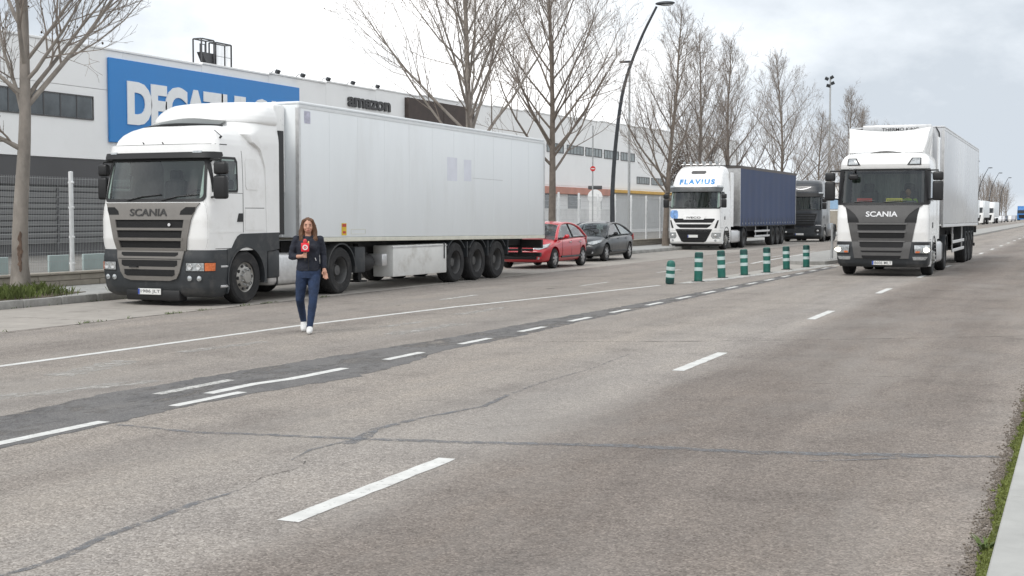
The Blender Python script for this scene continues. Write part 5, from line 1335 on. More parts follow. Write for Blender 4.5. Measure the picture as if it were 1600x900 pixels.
# ------------------------------------------------------------------ warehouse
M['clad'] = mat('white_cladding', (.88, .885, .88), .5, var=.02, vscale=.3, dirt=(.78, .78, .765, .5), dscale=.25)
M['cladgrey'] = mat('dark_grey_fascia', (.085, .085, .088), .6, var=.1, vscale=.5)
M['slat'] = mat('louvre_grey', (.25, .253, .255), .5, var=.08, vscale=.8)
M['winglass'] = mat('warehouse_glass', (.10, .115, .125), .15, var=.4, vscale=.8)
M['brown'] = mat('brown_panel', (.068, .052, .046), .75, var=.25, vscale=1.5)
M['blue'] = mat('sign_blue', (.035, .235, .60), .45, var=.03, vscale=.4)
M['joint'] = mat('joint_grey', (.70, .70, .70), .7, var=.1)
ware = thing('warehouse', 'long white warehouse with a blue shop sign behind the wire fence', 'building', (0, 0, 0))
XF = -40.0
q = MB(); q.b2(-95, XF - .10, 12, 168, 4.1, 9.0); q.b2(-95, XF - .12, 66.0, 168, -.03, 4.098); q.b2(-95, XF - .62, 12, 65.99, -.03, 4.098); pieces(q, 'core', 'joint', ware)
y = 14.0; k = 0
while y < 166:                                            # two courses of cladding panels
    w_ = 5.9
    roofz = 8.98 + max(0, (y - 50))*.016
    for (z0, z1) in ((4.12, 7.2), (7.22, roofz)):
        p = MB(); p.bev(XF - .10, XF, y + .006, y + w_ - .006, z0, z1, .006, 1); p.build('cladding_panel', 'clad', ware)
    y += w_
q = MB(); q.b2(-95, XF - .02, 13.9, 166.3, 9.002, 9.03); q.build('roof', 'cladgrey', ware)
y = 14.0
while y < 166:
    p = MB(); roofz = 8.98 + max(0, (y - 50))*.016; p.bev(XF - .25, XF + .06, y + .004, y + 5.896, roofz + .004, roofz + .10, .012, 1); p.build('parapet_cap', 'clad', ware); y += 5.9
# ground storey: dark fascia, louvres, then white wall
q = MB(); q.b2(XF - .3, XF - .04, 14, 66, 2.95, 4.10); q.build('fascia', 'cladgrey', ware)
q = MB(); q.b2(XF - .6, XF - .4, 14, 66, -.03, 2.95); q.build('louvre_back', 'cladgrey', ware)
sl = MB(); sl.box((0, 0, 0), (.05, 5.16, .17), Matrix.Rotation(R(25), 3, 'Y')); sl_me = sl.mesh('louvre_slat', 'slat', smooth=None)
for r_ in range(10):
    for c in range(10): link('louvre_slat', sl_me, ware, (XF - .2, 16.6 + 5.2*c, .58 + .245*r_))
q = MB()
for c in range(11): q.b2(XF - .22, XF - .1, 13.96 + 5.2*c, 14.04 + 5.2*c, -.03, 2.95)
pieces(q, 'mullion', 'cladgrey', ware)
q = MB(); q.b2(XF - .12, XF - .02, 66.01, 167, -.03, 4.11); q.build('lower_wall', 'clad', ware)
def window(y0, y1, z0, z1, n, mname='winglass'):
    f = MB()
    for yy in (y0 - .05, y1): f.b2(XF - .05, XF + .05, yy, yy + .05, z0 - .05, z1 + .05)
    f.b2(XF - .05, XF + .05, y0, y1, z0 - .05, z0); f.b2(XF - .05, XF + .05, y0, y1, z1, z1 + .05)
    fr = f.build('window', 'cladgrey', ware)
    dy = (y1 - y0)/n
    for i in range(n):
        p = MB(); p.b2(XF - .02, XF + .012, y0 + dy*i + .03, y0 + dy*(i+1) - .03, z0 + .01, z1 - .01); p.build('pane', mname, fr)
    for i in range(1, n):
        p = MB(); p.b2(XF - .04, XF + .03, y0 + dy*i - .03, y0 + dy*i + .03, z0, z1); p.build('glazing_bar', 'cladgrey', fr)
window(27.2, 47.3, 5.86, 6.8, 20)
M['winpale'] = mat('warehouse_glass_pale', (.26, .29, .29), .2, var=.25, vscale=1.2)
for (y0, y1, z0, z1) in ((101.6, 105.3, 6.82, 7.5), (106.23, 110.18, 6.84, 7.5), (110.82, 115.05, 6.84, 7.5), (115.77, 119.8, 6.82, 7.5), (120.54, 124.65, 6.8, 7.5), (125.5, 129.5, 4.72, 5.33), (130.36, 134.4, 4.70, 5.32), (96.5, 100.4, 6.85, 7.5), (135.2, 139.2, 4.7, 5.32)):
    window(y0, y1, z0, z1, 5, 'winpale')
for (y0, y1, m_, z0, z1) in ((88, 117.3, mat('band_red', (.50, .23, .17), .5, var=.15, vscale=.8), 3.40, 3.98), (117.32, 150, mat('band_orange', (.62, .36, .06), .5, var=.15, vscale=.8), 3.70, 3.98)):
    q = MB(); q.bev(XF - .01, XF + .35, y0, y1, z0, z1, .02, 1); q.build('colour_band', m_, ware)
q = MB(); q.b2(XF - .015, XF + .02, 117.5, 150, .3, 3.69); q.build('grey_dado', mat('dado_grey', (.52, .53, .53), .6, var=.12, vscale=.6), ware)
for (y0, y1) in ((90, 93.4), (95, 98.5), (100.5, 103.0), (106.5, 109.5), (112, 115)):
    q = MB(); q.b2(XF - .015, XF + .015, y0, y1, 2.2, 3.38); q.build('dock_opening', 'winglass', ware)
q = MB(); q.b2(XF - .015, XF + .01, 88, 117.4, 0.2, 2.18); q.build('lower_cladding', mat('lower_cladding', (.74, .74, .73), .6, var=.2, vscale=.5), ware)
# brown boxed-in signs on the facade
for (y0, y1) in ((76.8, 81.9), (81.95, 86.9)):
    q = MB(); q.bev(XF, XF + .30, y0, y1, 7.4, 9.16, .02, 1); q.build('brown_panel', 'brown', ware)
# roof safety cage
cage = thing('roof_cage', 'dark metal access cage on the warehouse roof above the blue sign', 'cage', (-41, 0, 9.02))
def frame_box(y0, y1, z0, z1, x0, x1, r=.03):
    q = MB()
    for y in (y0, y1):
        for x in (x0, x1): q.b2(x - r, x + r, y - r, y + r, z0, z1)
        for z in (z0, z1): q.b2(x0 + r, x1 - r, y - r*.9, y + r*.9, z - r, z + r)
    for x in (x0, x1):
        for z in (z0, z1): q.b2(x - r*.9, x + r*.9, y0 + r, y1 - r, z - r*1.02, z + r*1.02)
    return q
pieces(frame_box(56.0, 57.05, .0, 1.42, .0, .5), 'frame_bar', 'cladgrey', cage); pieces(frame_box(57.2, 58.55, .05, 1.36, .1, .5), 'frame_bar', 'cladgrey', cage)
q = MB()
for k in range(12): q.b2(.46, .475, 57.28 + k*.11, 57.29 + k*.11, .1, 1.36)
pieces(q, 'cage_rod', 'steel', cage)
q = MB(); q.b2(.46, .475, 57.26, 58.5, .68, .70); q.build('mid_rail', 'cladgrey', cage)
q = MB(); q.prism([(56.15, .78), (57.3, .78), (57.28, .04), (56.65, .04)], .1, .42, 'x'); q.build('hopper', 'cladgrey', cage)
q = MB(); q.tube([(.2, 56.3, .8), (.2, 56.3, 1.2), (.2, 56.7, 1.2), (.2, 56.7, .8)], .03, 6); q.build('hoop', 'cladgrey', cage)
for k, (yy, nm) in enumerate(((61.3, 'first'), (63.8, 'second'), (66.5, 'third'), (69.3, 'fourth'), (72.3, 'fifth'))):
    t = thing('roof_floodlight', '%s small floodlight along the warehouse roof edge, counted from the cage' % nm, 'floodlight', (-39.9, yy, 9.02 + max(0, yy - 50)*.016), 0, 'floodlights on the roof edge')
    q = MB(); q.tube([(0, 0, 0), (.12, 0, .12), (.35, 0, .12)], .02, 6); q.build('arm', 'steel', t)
    q = MB(); q.box((.42, 0, .06), (.14, .3, .2), Matrix.Rotation(.5, 3, 'Y')); q.build('lamp_body', 'lampgrey', t)
# shop sign and letters
sign = thing('shop_sign', 'large blue sign board with white letters on the warehouse wall', 'sign', (0, 0, 0))
q = MB(); q.bev(XF + .02, XF + .14, 48.3, 64.05, 4.92, 8.66, .015, 1); q.build('board', 'blue', sign)
M['letterwhite'] = mat('letter_white', (.86, .88, .89), .5, var=.03)
def letters(txt, y0, y1, z0, z1, x, m, parent, bold, depth, spacing):
    co, fs = text_fit(txt, y0, y1, z0, z1, bold, depth, 0, spacing)
    mb = MB(); mb.add([(x + c[2], c[0], c[1]) for c in co], fs)
    # one object per letter: join islands that overlap along the line
    isl_ = sorted(islands(mb), key=lambda i: min(v[1] for v in i.v)); groups = []
    for i in isl_:
        a, b = min(v[1] for v in i.v), max(v[1] for v in i.v)
        if groups and a < groups[-1][1] - .25*(b - a): g = groups[-1]; n0 = len(g[2].v); g[2].v += i.v; g[2].f += [tuple(k + n0 for k in f) for f in i.f]; g[1] = max(g[1], b)
        else: groups.append([a, b, i])
    for a, b, i in groups: i.build('letter', m, parent, smooth=None)
letters('DECATHLON', 49.45, 63.0, 5.75, 7.75, XF + .17, 'letterwhite', sign, .055, .02, .93)
az = thing('wall_lettering', 'dark grey lower case lettering on the white wall beside the blue sign', 'lettering', (0, 0, 0))
letters('amazon', 69.5, 74.75, 8.06, 8.64, XF + .06, mat('letter_dark', (.06, .06, .062), .6, var=.1), az, .028, .05, .98)
# white pylon in the yard
t = thing('white_pylon', 'white pylon with rounded sign head in the yard behind the fence', 'pylon', (-27, 76.5, 0), R(20))
q = MB(); q.bev(-.35, .35, -.12, .12, 0, 2.9, .03); q.build('column', 'clad', t)
q = MB(); q.lathe([(0, -.14), (.45, -.14), (.45, .14), (0, .14)], 20, 'y', (0, 0, 2.75)); q.build('round_head', 'clad', t)
q = MB(); q.bev(-.42, .42, -.13, .13, 3.2, 3.42, .03); q.build('cap', 'cladgrey', t)

# ------------------------------------------------------------------ distant building, trucks and cars
t = thing('far_building', 'pale low building with light blue band far behind the dark truck', 'building', (0, 0, 0))
q = MB(); q.b2(-75, -23, 176, 215, -.03, 5.6); q.build('wall', 'clad', t)
q = MB(); q.b2(-75, -22.9, 175.9, 176, 2.4, 3.6); q.build('blue_band', mat('pale_blue_band', (.30, .45, .62), .5, var=.1), t)
q = MB(); q.b2(-75.2, -22.8, 175.7, 215.2, 5.6, 5.8); q.build('roof', 'cladgrey', t)
q = MB(); q.b2(-60, -21.5, 150, 150.25, -.03, 2.1); tag(q.build('boundary_wall', 'wallstone'), 'plain beige wall behind the dark truck', 'wall')
far0 = None
def far_truck(loc, label, mcab, y1, mtr):
    t = thing('far_truck', label, 'truck', loc, 0, 'trucks parked far along the road')
    sh = Shell([(.3, .05, 1.2, .3), (1.3, 0, 1.24, .32), (2.0, .05, 1.24, .33), (2.9, .28, 1.2, .35), (3.3, .4, 1.15, .4), (3.7, .8, 1.05, .5), (3.85, 1.2, .9, .5)], 2.3)
    q = MB(); sh.mesh(q, list(np.linspace(.3, 3.85, 24))); q.build('cab_body', mcab, t)
    fpanel(sh, 'windscreen', 'darkglass', t, win_rows(1.95, 2.85, 1.2, 1.15), 12, .01, .02)
    fpanel(sh, 'grille', 'mesh', t, [(.6, -.7, .7), (1.6, -.9, .9)], 8, .01, .02)
    spanel(sh, 'side_window', 'darkglass', t, [(2.1, .4, 1.05), (2.75, .5, 1.0)], 3, .01, .02)
    q = MB(); q.bev(-1.27, 1.27, 3.0, y1, 1.15, 4.0, .04); q.build('trailer_box', mtr, t)
    for y in (1.4, 5.0, y1 - 4.5, y1 - 3.2, y1 - 1.9):
        for x in (1.08, -1.08): wheel(t, x, y, 'tf')
    return t
far_truck((-16.6, 214, 0), 'white truck at the head of the far parked line', 'paint2', 16, 'box')
far_truck((-16.4, 236, 0), 'second white truck with dark windscreen in the far parked line', 'paint2', 16, 'box')
far_truck((-16.2, 262, 0), 'third white truck in the far parked line near the distant cars', 'paint', 16, 'box')
far_truck((-15.2, 392, 0), 'distant blue truck at the far end of the road', mat('far_blue', (.03, .16, .42), .4, var=.1), 16, mat('far_blue', (.03, .16, .42), .4, var=.1))
for i, (x, y, cm, lb) in enumerate(((-16.3, 296, (.6, .61, .62), 'white'), (-16.2, 306, (.5, .5, .52), 'silver'), (-16.2, 318, (.05, .06, .08), 'dark'), (-16.0, 332, (.62, .62, .62), 'pale'), (-15.8, 346, (.35, .36, .4), 'grey'))):
    t = thing('far_car', 'tiny %s car in the distant line beyond the parked trucks' % lb, 'car', (x, y, 0), 0, 'cars parked far along the road')
    q = MB(); q.prism([(0, .25), (0, .65), (.9, .9), (1.5, 1.4), (3.2, 1.42), (4.1, .95), (4.2, .3)], -.85, .85, 'x'); q.build('body', mat('far_car_' + lb, cm, .35, var=.05, coat=.4), t)
    q = MB(); q.prism([(.98, .92), (1.5, 1.36), (3.15, 1.37), (3.9, .95)], -.86, .86, 'x'); q.build('windows', 'darkglass', t)
    for yy in (.8, 3.3):
        for xx in (.78, -.78): wheel(t, xx, yy, 'c', .315)
# ------------------------------------------------------------------ bare trees
M['bark'] = mat('plane_bark', (.24, .215, .19), .9, var=.30, vscale=3.5, vstretch=(1, 1, .5), bump=.4, bscale=14, dirt=(.33, .31, .28, .7), dscale=2.6)
M['barkdark'] = mat('tree_bark_brown', (.185, .155, .130), .9, var=.25, vscale=5, bump=.3, bscale=20)
M['twig'] = mat('twig_brown', (.235, .200, .172), .9, var=.3, vscale=2)
M['seed'] = mat('dry_seed', (.075, .055, .040), .95, var=.3, vscale=4)
def tree_meshes(seed, H, r0, fork, spread, upness, nl, twigmat='twig', barkmat='bark', lean=(0, 0), limbs=None, detail=1.0, lmax=.50, skew=0.0):
    rnd = random.Random(seed); tr, cr_ = MB(), MB(); ends = []
    def path(p, d, L, n, wander, trop):
        pts = [Vector(p)]; d = Vector(d).normalized()
        for i in range(n):
            d = (d + Vector((rnd.gauss(0, wander), rnd.gauss(0, wander), rnd.gauss(0, wander) + trop))).normalized()
            pts.append(pts[-1] + d * (L / n))
        return pts
    def at(pts, f):
        x = f*(len(pts)-1); i = min(int(x), len(pts)-2); return pts[i].lerp(pts[i+1], x - i), (pts[i+1]-pts[i]).normalized()
    def side(d, ang):
        a = d.orthogonal().normalized(); q = d.cross(a); t = rnd.uniform(0, 6.283)
        o = a*math.cos(t) + q*math.sin(t); return (d*math.cos(ang) + o*math.sin(ang)).normalized()
    def sub(pts, L, r, lev):
        if lev == 2: n, fr, a0, a1, sc = int(9*detail), .18, .45, .95, .52
        elif lev == 3: n, fr, a0, a1, sc = int(7*detail), .15, .4, 1.0, .50
        else: n, fr, a0, a1, sc = 3, .2, .4, .9, .5
        for k in range(n):
            f = fr + (1 - fr)*(k + rnd.random())/n; f = min(f, .99)
            p, d = at(pts, f); l = L*sc*(1.15 - .6*f)*rnd.uniform(.65, 1.25)
            dd = side(d, rnd.uniform(a0, a1)); dd.z += .18; rr_ = max(.0048, r*(1 - .75*f)*.5)
            if l < .12: continue
            ns = 4 if lev == 2 else 3
            q = path(p, dd, l, ns, .13, .09)
            cr_.tube(q, [max(.0034, rr_*(1 - .75*i/ns)) for i in range(ns+1)], 4 if lev == 2 else 3, False)
            if lev < 4: sub(q, l, rr_, lev + 1)
            else:
                if rnd.random() < .5: ends.append(q[-1])
    trunk = path((0, 0, 0), (lean[0], lean[1], 1), H, 16, .022, .03)
    rad = [r0*(1.25 if i == 0 else 1.0)*(1 - .93*(i/16)**.9) + .008 for i in range(17)]
    tr.tube(trunk, rad, 12, False)
    items = limbs or []
    for k in range(nl):
        f = fork + (.97 - fork)*(k + rnd.uniform(.1, .9))/nl; az = k*2.4 + rnd.uniform(-.4, .4)
        items.append((f, az, spread*(1 - .35*(f - fork)/(1 - fork))*rnd.uniform(.8, 1.15), None))
    for (f, az, sp, ll) in items:
        p, d = at(trunk, f); L = ll or (H*(1 - f)*lmax*1.5 + H*.07)*rnd.uniform(.8, 1.15)*(1 + skew*math.cos(az))
        dd = (Vector((math.cos(az)*math.sin(sp), math.sin(az)*math.sin(sp), math.cos(sp)))).normalized()
        r1 = max(.018, (r0*(1 - .93*f**.9))*rnd.uniform(.42, .6)); q = path(p - dd*.03, dd, L, 8, .06, upness)
        tr.tube(q, [max(.008, r1*(1 - .85*i/8)) for i in range(9)], 8, False)
        sub(q, L, r1, 2)
    sub(trunk[11:], H*.3, rad[11], 2)
    sd = MB()
    for p in ends:
        if rnd.random() < .12:
            s_ = rnd.uniform(.012, .026); sd.ellipsoid((p.x, p.y, p.z - .03), (s_, s_, s_*1.2), 5, 3)
    return tr.mesh('trunk', barkmat, fix=False), cr_.mesh('branches', twigmat, smooth=None, fix=False), sd.mesh('seeds', 'seed', smooth=None, fix=False)
def tree(label, loc, meshes, rz=0.0, group=None, sc=1.0):
    t = thing('bare_tree', label, 'tree', loc, rz, group); t.scale = (sc, sc, sc)
    a = link('trunk', meshes[0], t); b = link('crown', meshes[1], t); b['kind'] = 'stuff'
    if len(meshes[2].vertices): c = link('seed_pods', meshes[2], t); c['kind'] = 'stuff'
    return t
TG = 'bare trees along the fence'
# near plane tree at the frame edge: a stout trunk, one long limb sweeping right
m0 = tree_meshes(3, 9.5, .168, .45, .75, .04, 10, limbs=[(.385, .62, .72, 5.2), (.40, 1.3, .62, 3.6), (.41, 3.6, .9, 3.4), (.36, 2.7, .8, 2.6), (.47, -1.0, .7, 3.4), (.44, .2, .95, 3.0), (.30, 4.0, 1.25, 1.3)], lean=(-.02, .0), detail=1.35)
t = tree('stout bare plane tree with flaking bark beside the near planting bed', (-19.5, 20.85, .14), m0, 0, TG)
def trunk_at(me, z):
    rings = [[Vector(me.vertices[k*12 + i].co) for i in range(12)] for k in range(5)]
    cs = [sum(r, Vector())/12 for r in rings]; rs = [(r[0] - c).length for r, c in zip(rings, cs)]
    for k in range(4):
        if cs[k].z <= z <= cs[k+1].z:
            f = (z - cs[k].z)/(cs[k+1].z - cs[k].z); return cs[k].lerp(cs[k+1], f), rs[k] + (rs[k+1] - rs[k])*f
rs_ = random.Random(5); q = MB(); rows_ = []
for k in range(17):                                       # flaked strip of bark facing the road
    z = .42 + .05*k; c_, r_ = trunk_at(m0[0], z); wd = (.34*math.sin(math.pi*(k + .5)/17)**.5)*(.55 + .5*rs_.random()); a0 = -.85 + rs_.uniform(-.08, .08)
    rows_.append([(c_.x + (r_ + (.001 if j in (0, 6) else .006))*math.cos(a0 + wd*(j - 3)/3), c_.y + (r_ + (.001 if j in (0, 6) else .006))*math.sin(a0 + wd*(j - 3)/3), z + rs_.uniform(-.012, .012)) for j in range(7)])
q.add([p for r_ in rows_ for p in r_], [(k*7 + j, k*7 + j + 1, k*7 + j + 8, k*7 + j + 7) for k in range(16) for j in range(6)])
q.build('bark_scar', mat('bark_scar_brown', (.13, .088, .066), .95, var=.45, vscale=12, bump=.6, bscale=30), t)
mA = tree_meshes(11, 13.0, .17, .24, .78, .055, 34, barkmat='bark', lmax=.40, detail=1.12)
mB = tree_meshes(21, 12.5, .16, .25, .78, .055, 34, barkmat='barkdark', lmax=.38, detail=1.12, lean=(-.03, -.05), limbs=[(.32, -.75, .75, 5.2)])
mC = tree_meshes(31, 11.8, .15, .17, .84, .06, 32, barkmat='barkdark', lmax=.30, detail=1.0)
mD = tree_meshes(41, 11.6, .14, .17, .80, .06, 32, barkmat='barkdark', lmax=.28, detail=1.0)
mE = tree_meshes(51, 12.4, .14, .15, .90, .06, 34, barkmat='barkdark', lmax=.32, detail=1.05)
tree('broad bare tree rising behind the middle of the long white trailer', (-19.2, 41.9, .13), mA, .4, TG)
tree('leaning bare tree behind the rear corner of the long white trailer', (-19.3, 49.6, .13), mB, 1.3, TG)
tree('tall narrow bare tree beside the cab with blue roof lettering', (-19.2, 65.0, .13), mC, .2, TG)
tree('bare tree behind the roof of the cab with blue lettering', (-19.2, 71.0, .13), mD, 2.2, TG, .97)
tree('bare tree behind the front of the navy curtain trailer', (-19.3, 78.4, .13), mD, 4.0, TG, 1.02)
tree('spreading bare tree behind the rear of the navy curtain trailer', (-19.2, 92.8, .13), mE, 1.0, TG)
tree('bare tree just left of the driving truck behind the light mast', (-19.2, 122.0, .13), mD, 3.0, TG, 1.08)
tree('bare tree standing behind the roof of the driving truck', (-19.4, 131.5, .13), mE, 3.3, TG, .92)
tree('bare tree between the light mast and the navy trailer', (-19.2, 106.5, .13), mC, 5.0, TG, .80)
mF = tree_meshes(61, 11.0, .15, .15, .6, .07, 16, barkmat='barkdark', lmax=.34, detail=.75)
for k in range(34):
    y = 150 + 11*k + rr.uniform(-2, 2)
    tree('bare brown tree in the distant row beyond the driving truck', (-19.6 - rr.uniform(0, 3) - .012*(y - 150), y, .0), (mF, mE, mC)[k % 3] if k % 3 == 0 else mF, rr.uniform(0, 6), 'far row of trees', rr.uniform(.9, 1.2))
# thicket of dry brown leaves caught beside the tall narrow tree
q = MB(); rnd = random.Random(77)
for i in range(2600):
    p = Vector((rnd.gauss(0, .30), rnd.gauss(0, .3), 3.9 + rnd.gauss(0, .6)))
    a = Vector((rnd.gauss(0, 1), rnd.gauss(0, 1), rnd.gauss(0, 1))).normalized()*rnd.uniform(.03, .06); b_ = a.orthogonal().normalized()*rnd.uniform(.015, .03)
    q.add([p - a, p + b_, p + a, p - b_], [(0, 1, 2, 3)])
tag(q.build('dry_ivy', mat('dry_leaves', (.15, .115, .09), .9, var=.4, vscale=3), None, (-18.9, 66.4, 0), smooth=None, fix=False), 'clump of dry brown leaves beside the tall narrow tree', 'foliage', kind='stuff')

# ------------------------------------------------------------------ reporter
from mathutils import noise as mnoise
def folds(o, amp, sc, seed=0.0):
    me = o.data; nrm = [v.normal.copy() for v in me.vertices]
    for v, n in zip(me.vertices, nrm):
        p = v.co; q = Vector((p.x*sc[0] + seed, p.y*sc[1], p.z*sc[2]))
        k = abs(mnoise.noise(q)) * 1.4 + .5*abs(mnoise.noise(q*2.3)) - .45
        v.co = p + n * (amp * k)
    me.update()
def soft(mb, name, m, parent, voxel=.012, it=6):
    o = mb.build('tmp', m, None, smooth=None, fix=True)
    r_ = o.modifiers.new('r', 'REMESH'); r_.mode = 'VOXEL'; r_.voxel_size = voxel; r_.use_smooth_shade = True
    s_ = o.modifiers.new('s', 'SMOOTH'); s_.factor = .5; s_.iterations = it
    dg = bpy.context.evaluated_depsgraph_get(); dg.update()
    me = bpy.data.meshes.new_from_object(o.evaluated_get(dg)); bpy.data.objects.remove(o)
    me.materials.clear(); me.materials.append(M[m] if isinstance(m, str) else m)
    me.polygons.foreach_set('use_smooth', [True]*len(me.polygons))
    return link(name, me, parent)
def limb(mb, pts, rad, n=12):
    P, Rr = [], []
    for i in range(len(pts)-1):
        for k in range(4):
            f = k/4; P.append(Vector(pts[i]).lerp(Vector(pts[i+1]), f)); Rr.append(rad[i] + (rad[i+1]-rad[i])*f)
    P.append(Vector(pts[-1])); Rr.append(rad[-1]); mb.tube(P, Rr, n)
    for p, r in ((pts[0], rad[0]), (pts[-1], rad[-1])): mb.ellipsoid(p, (r, r, r), 12, 8)
def section(mb, rows, n=20):
    """stack of ellipses: (x, y, z, rx, ry)"""
    base = len(mb.v)
    for (x, y, z, rx, ry) in rows:
        for k in range(n):
            a = 2*math.pi*k/n; mb.v.append((x + rx*math.cos(a), y + ry*math.sin(a), z))
    for j in range(len(rows)-1):
        for k in range(n): mb.f.append((base+j*n+k, base+j*n+(k+1) % n, base+(j+1)*n+(k+1) % n, base+(j+1)*n+k))
    mb.f.append(tuple(base+k for k in reversed(range(n)))); mb.f.append(tuple(base+(len(rows)-1)*n+k for k in range(n)))
M['skin'] = mat('skin', (.50, .27, .19), .55, var=.06, vscale=12)
M['jacket'] = mat('navy_jacket', (.009, .012, .023), .75, var=.2, vscale=14, bump=.5, bscale=18)
M['jeans'] = mat('blue_jeans', (.016, .031, .072), .85, var=.35, vscale=7, bump=.4, bscale=35)
M['hair'] = mat('brown_hair', (.115, .060, .034), .6, var=.5, vscale=9, vstretch=(6, 6, .6), spec=.25)
M['shoe'] = mat('white_shoe', (.68, .68, .67), .6, var=.08, vscale=15)
pr = thing('person', 'woman in navy jacket and blue jeans walking with a red microphone', 'person', (-10.22, 16.62, .006), R(31.5))
SH_L, EL_L, WR_L = (-.165, .02, 1.335), (-.235, .03, 1.085), (-.085, -.165, 1.10)
SH_R, EL_R, WR_R = (.165, .02, 1.335), (.215, .05, 1.105), (.222, -.03, .925)
HP_L, KN_L, AN_L = (-.085, .0, .86), (-.125, .03, .475), (-.075, .30, .135)
HP_R, KN_R, AN_R = (.085, .0, .86), (.062, -.13, .475), (.012, -.15, .085)
b = MB()
section(b, [(0, .0, .80, .14, .10), (0, .0, .90, .155, .105), (0, 0, 1.02, .125, .09), (0, 0, 1.12, .125, .09), (0, 0, 1.25, .150, .098), (0, .01, 1.33, .145, .085), (0, .01, 1.38, .085, .065)])
limb(b, [(0, .012, 1.36), (0, .0, 1.45)], [.052, .048])
b.ellipsoid((0, -.002, 1.535), (.072, .090, .100), 18, 14); b.ellipsoid((0, -.030, 1.475), (.052, .058, .055), 16, 10)
b.ellipsoid((0, -.092, 1.508), (.013, .018, .022), 10, 8); b.ellipsoid((0, -.084, 1.52), (.011, .014, .03), 10, 8)
for sx in (-1, 1):
    b.ellipsoid((sx*.072, .008, 1.515), (.012, .022, .032), 10, 8); b.ellipsoid((sx*.036, -.066, 1.497), (.022, .02, .02), 10, 8)
limb(b, [SH_L, EL_L, WR_L], [.040, .032, .025]); limb(b, [SH_R, EL_R, WR_R], [.040, .032, .025])
limb(b, [HP_L, KN_L, AN_L], [.085, .056, .036]); limb(b, [HP_R, KN_R, AN_R], [.085, .056, .036])
limb(b, [AN_L, (-.078, .22, .055), (-.08, .16, .03)], [.035, .036, .028]); limb(b, [AN_R, (.008, -.21, .045), (.004, -.29, .03)], [.035, .036, .028])
# right hand closed round the microphone, left hand relaxed
MC = Vector((-.045, -.205, 1.13))
limb(b, [WR_L, (-.055, -.178, 1.112)], [.026, .030])
for k in range(4):
    z = 1.148 - .021*k
    limb(b, [(-.062, -.190, z), (-.058, -.222, z), (-.040, -.232, z - .002), (-.022, -.220, z - .002)][: 4], [.0095, .0095, .009, .008], 8)
limb(b, [(-.050, -.172, 1.13), (-.024, -.185, 1.150), (-.020, -.204, 1.168)], [.011, .0105, .009], 8)
limb(b, [WR_R, (.228, -.048, .875)], [.026, .032]); b.ellipsoid((.232, -.052, .868), (.034, .024, .042), 12, 8)
for k, (dy, l, lean_) in enumerate(((-.030, .066, .010), (-.010, .075, .004), (.010, .070, .0), (.028, .055, -.004))):
    p0 = Vector((.236 - dy*.95, -.054 + dy*.25, .842)); limb(b, [p0, p0 + Vector((.004, -.010, -l*.5)), p0 + Vector((.006 - dy*.15, -.026 - lean_, -l))], [.0098, .0092, .0078], 8)
limb(b, [(.212, -.066, .885), (.196, -.092, .862), (.198, -.108, .840)], [.0115, .010, .0085], 8)
body = soft(b, 'body', 'skin', pr, .0062, 3)
j = MB()
section(j, [(0, .0, .885, .172, .125), (0, 0, .95, .168, .122), (0, 0, 1.03, .158, .115), (0, 0, 1.12, .160, .115), (0, 0, 1.24, .170, .122), (0, .01, 1.32, .160, .105), (0, .012, 1.365, .11, .085), (0, .012, 1.385, .075, .068)])
j.ellipsoid((-.062, -.07, 1.215), (.066, .055, .07), 12, 8); j.ellipsoid((.062, -.075, 1.215), (.066, .055, .07), 12, 8)
limb(j, [SH_L, (-.212, .035, 1.20), EL_L, tuple(Vector(EL_L).lerp(Vector(WR_L), .42))], [.060, .057, .052, .046])
limb(j, [SH_R, (.200, .045, 1.21), EL_R, tuple(Vector(EL_R).lerp(Vector(WR_R), .93))], [.060, .057, .050, .040])
jk = soft(j, 'jacket', 'jacket', pr, .008, 4); folds(jk, .0085, (8, 8, 11), 3.0)
z_ = MB(); z_.tube([(.005, -.128, .90), (.004, -.124, 1.03), (.002, -.130, 1.12), (0, -.142, 1.22), (0, -.118, 1.32)], .0045, 5); z_.build('zip', 'black', jk)
z_ = MB(); z_.tube([(.095, -.112, 1.075), (.110, -.105, 1.035)], .006, 5); z_.build('pocket_zip', 'badge_light', jk)
col = MB(); limb(col, [(-.06, -.05, 1.375), (-.075, .03, 1.395), (0, .075, 1.40), (.075, .03, 1.395), (.06, -.05, 1.375)], [.018]*5, 8); col.build('collar', 'jacket', jk)
l = MB()
section(l, [(0, 0, .78, .155, .115), (0, .0, .86, .165, .122), (0, 0, .90, .158, .114), (0, 0, .94, .145, .10)])
limb(l, [HP_L, tuple(Vector(HP_L).lerp(Vector(KN_L), .5)), KN_L, tuple(Vector(KN_L).lerp(Vector(AN_L), .35)), AN_L], [.094, .083, .063, .060, .046]); l.ellipsoid((-.075, .30, .13), (.044, .05, .05), 10, 8)
limb(l, [HP_R, tuple(Vector(HP_R).lerp(Vector(KN_R), .5)), KN_R, tuple(Vector(KN_R).lerp(Vector(AN_R), .35)), tuple(Vector(AN_R))], [.094, .083, .063, .061, .045])
jn = soft(l, 'jeans', 'jeans', pr, .008, 4); folds(jn, .0055, (9, 9, 12), 7.0)
for nm, an, toe, z in (('shoe', AN_L, (-.082, .135, .030), 0), ('shoe', AN_R, (.002, -.305, .030), 0)):
    s_ = MB(); a = Vector(an); tt = Vector(toe)
    heel = a + Vector((0, .02, -.045 if an is AN_R else -.05))
    limb(s_, [heel, tuple(heel.lerp(tt, .5) + Vector((0, 0, .006))), tt], [.043, .046, .036]); limb(s_, [tuple(a + Vector((0, -.01, -.015))), tuple(heel.lerp(tt, .35) + Vector((0, 0, .012)))], [.044, .046])
    so = soft(s_, 'shoe', 'shoe', pr, .008, 3)
h = MB()
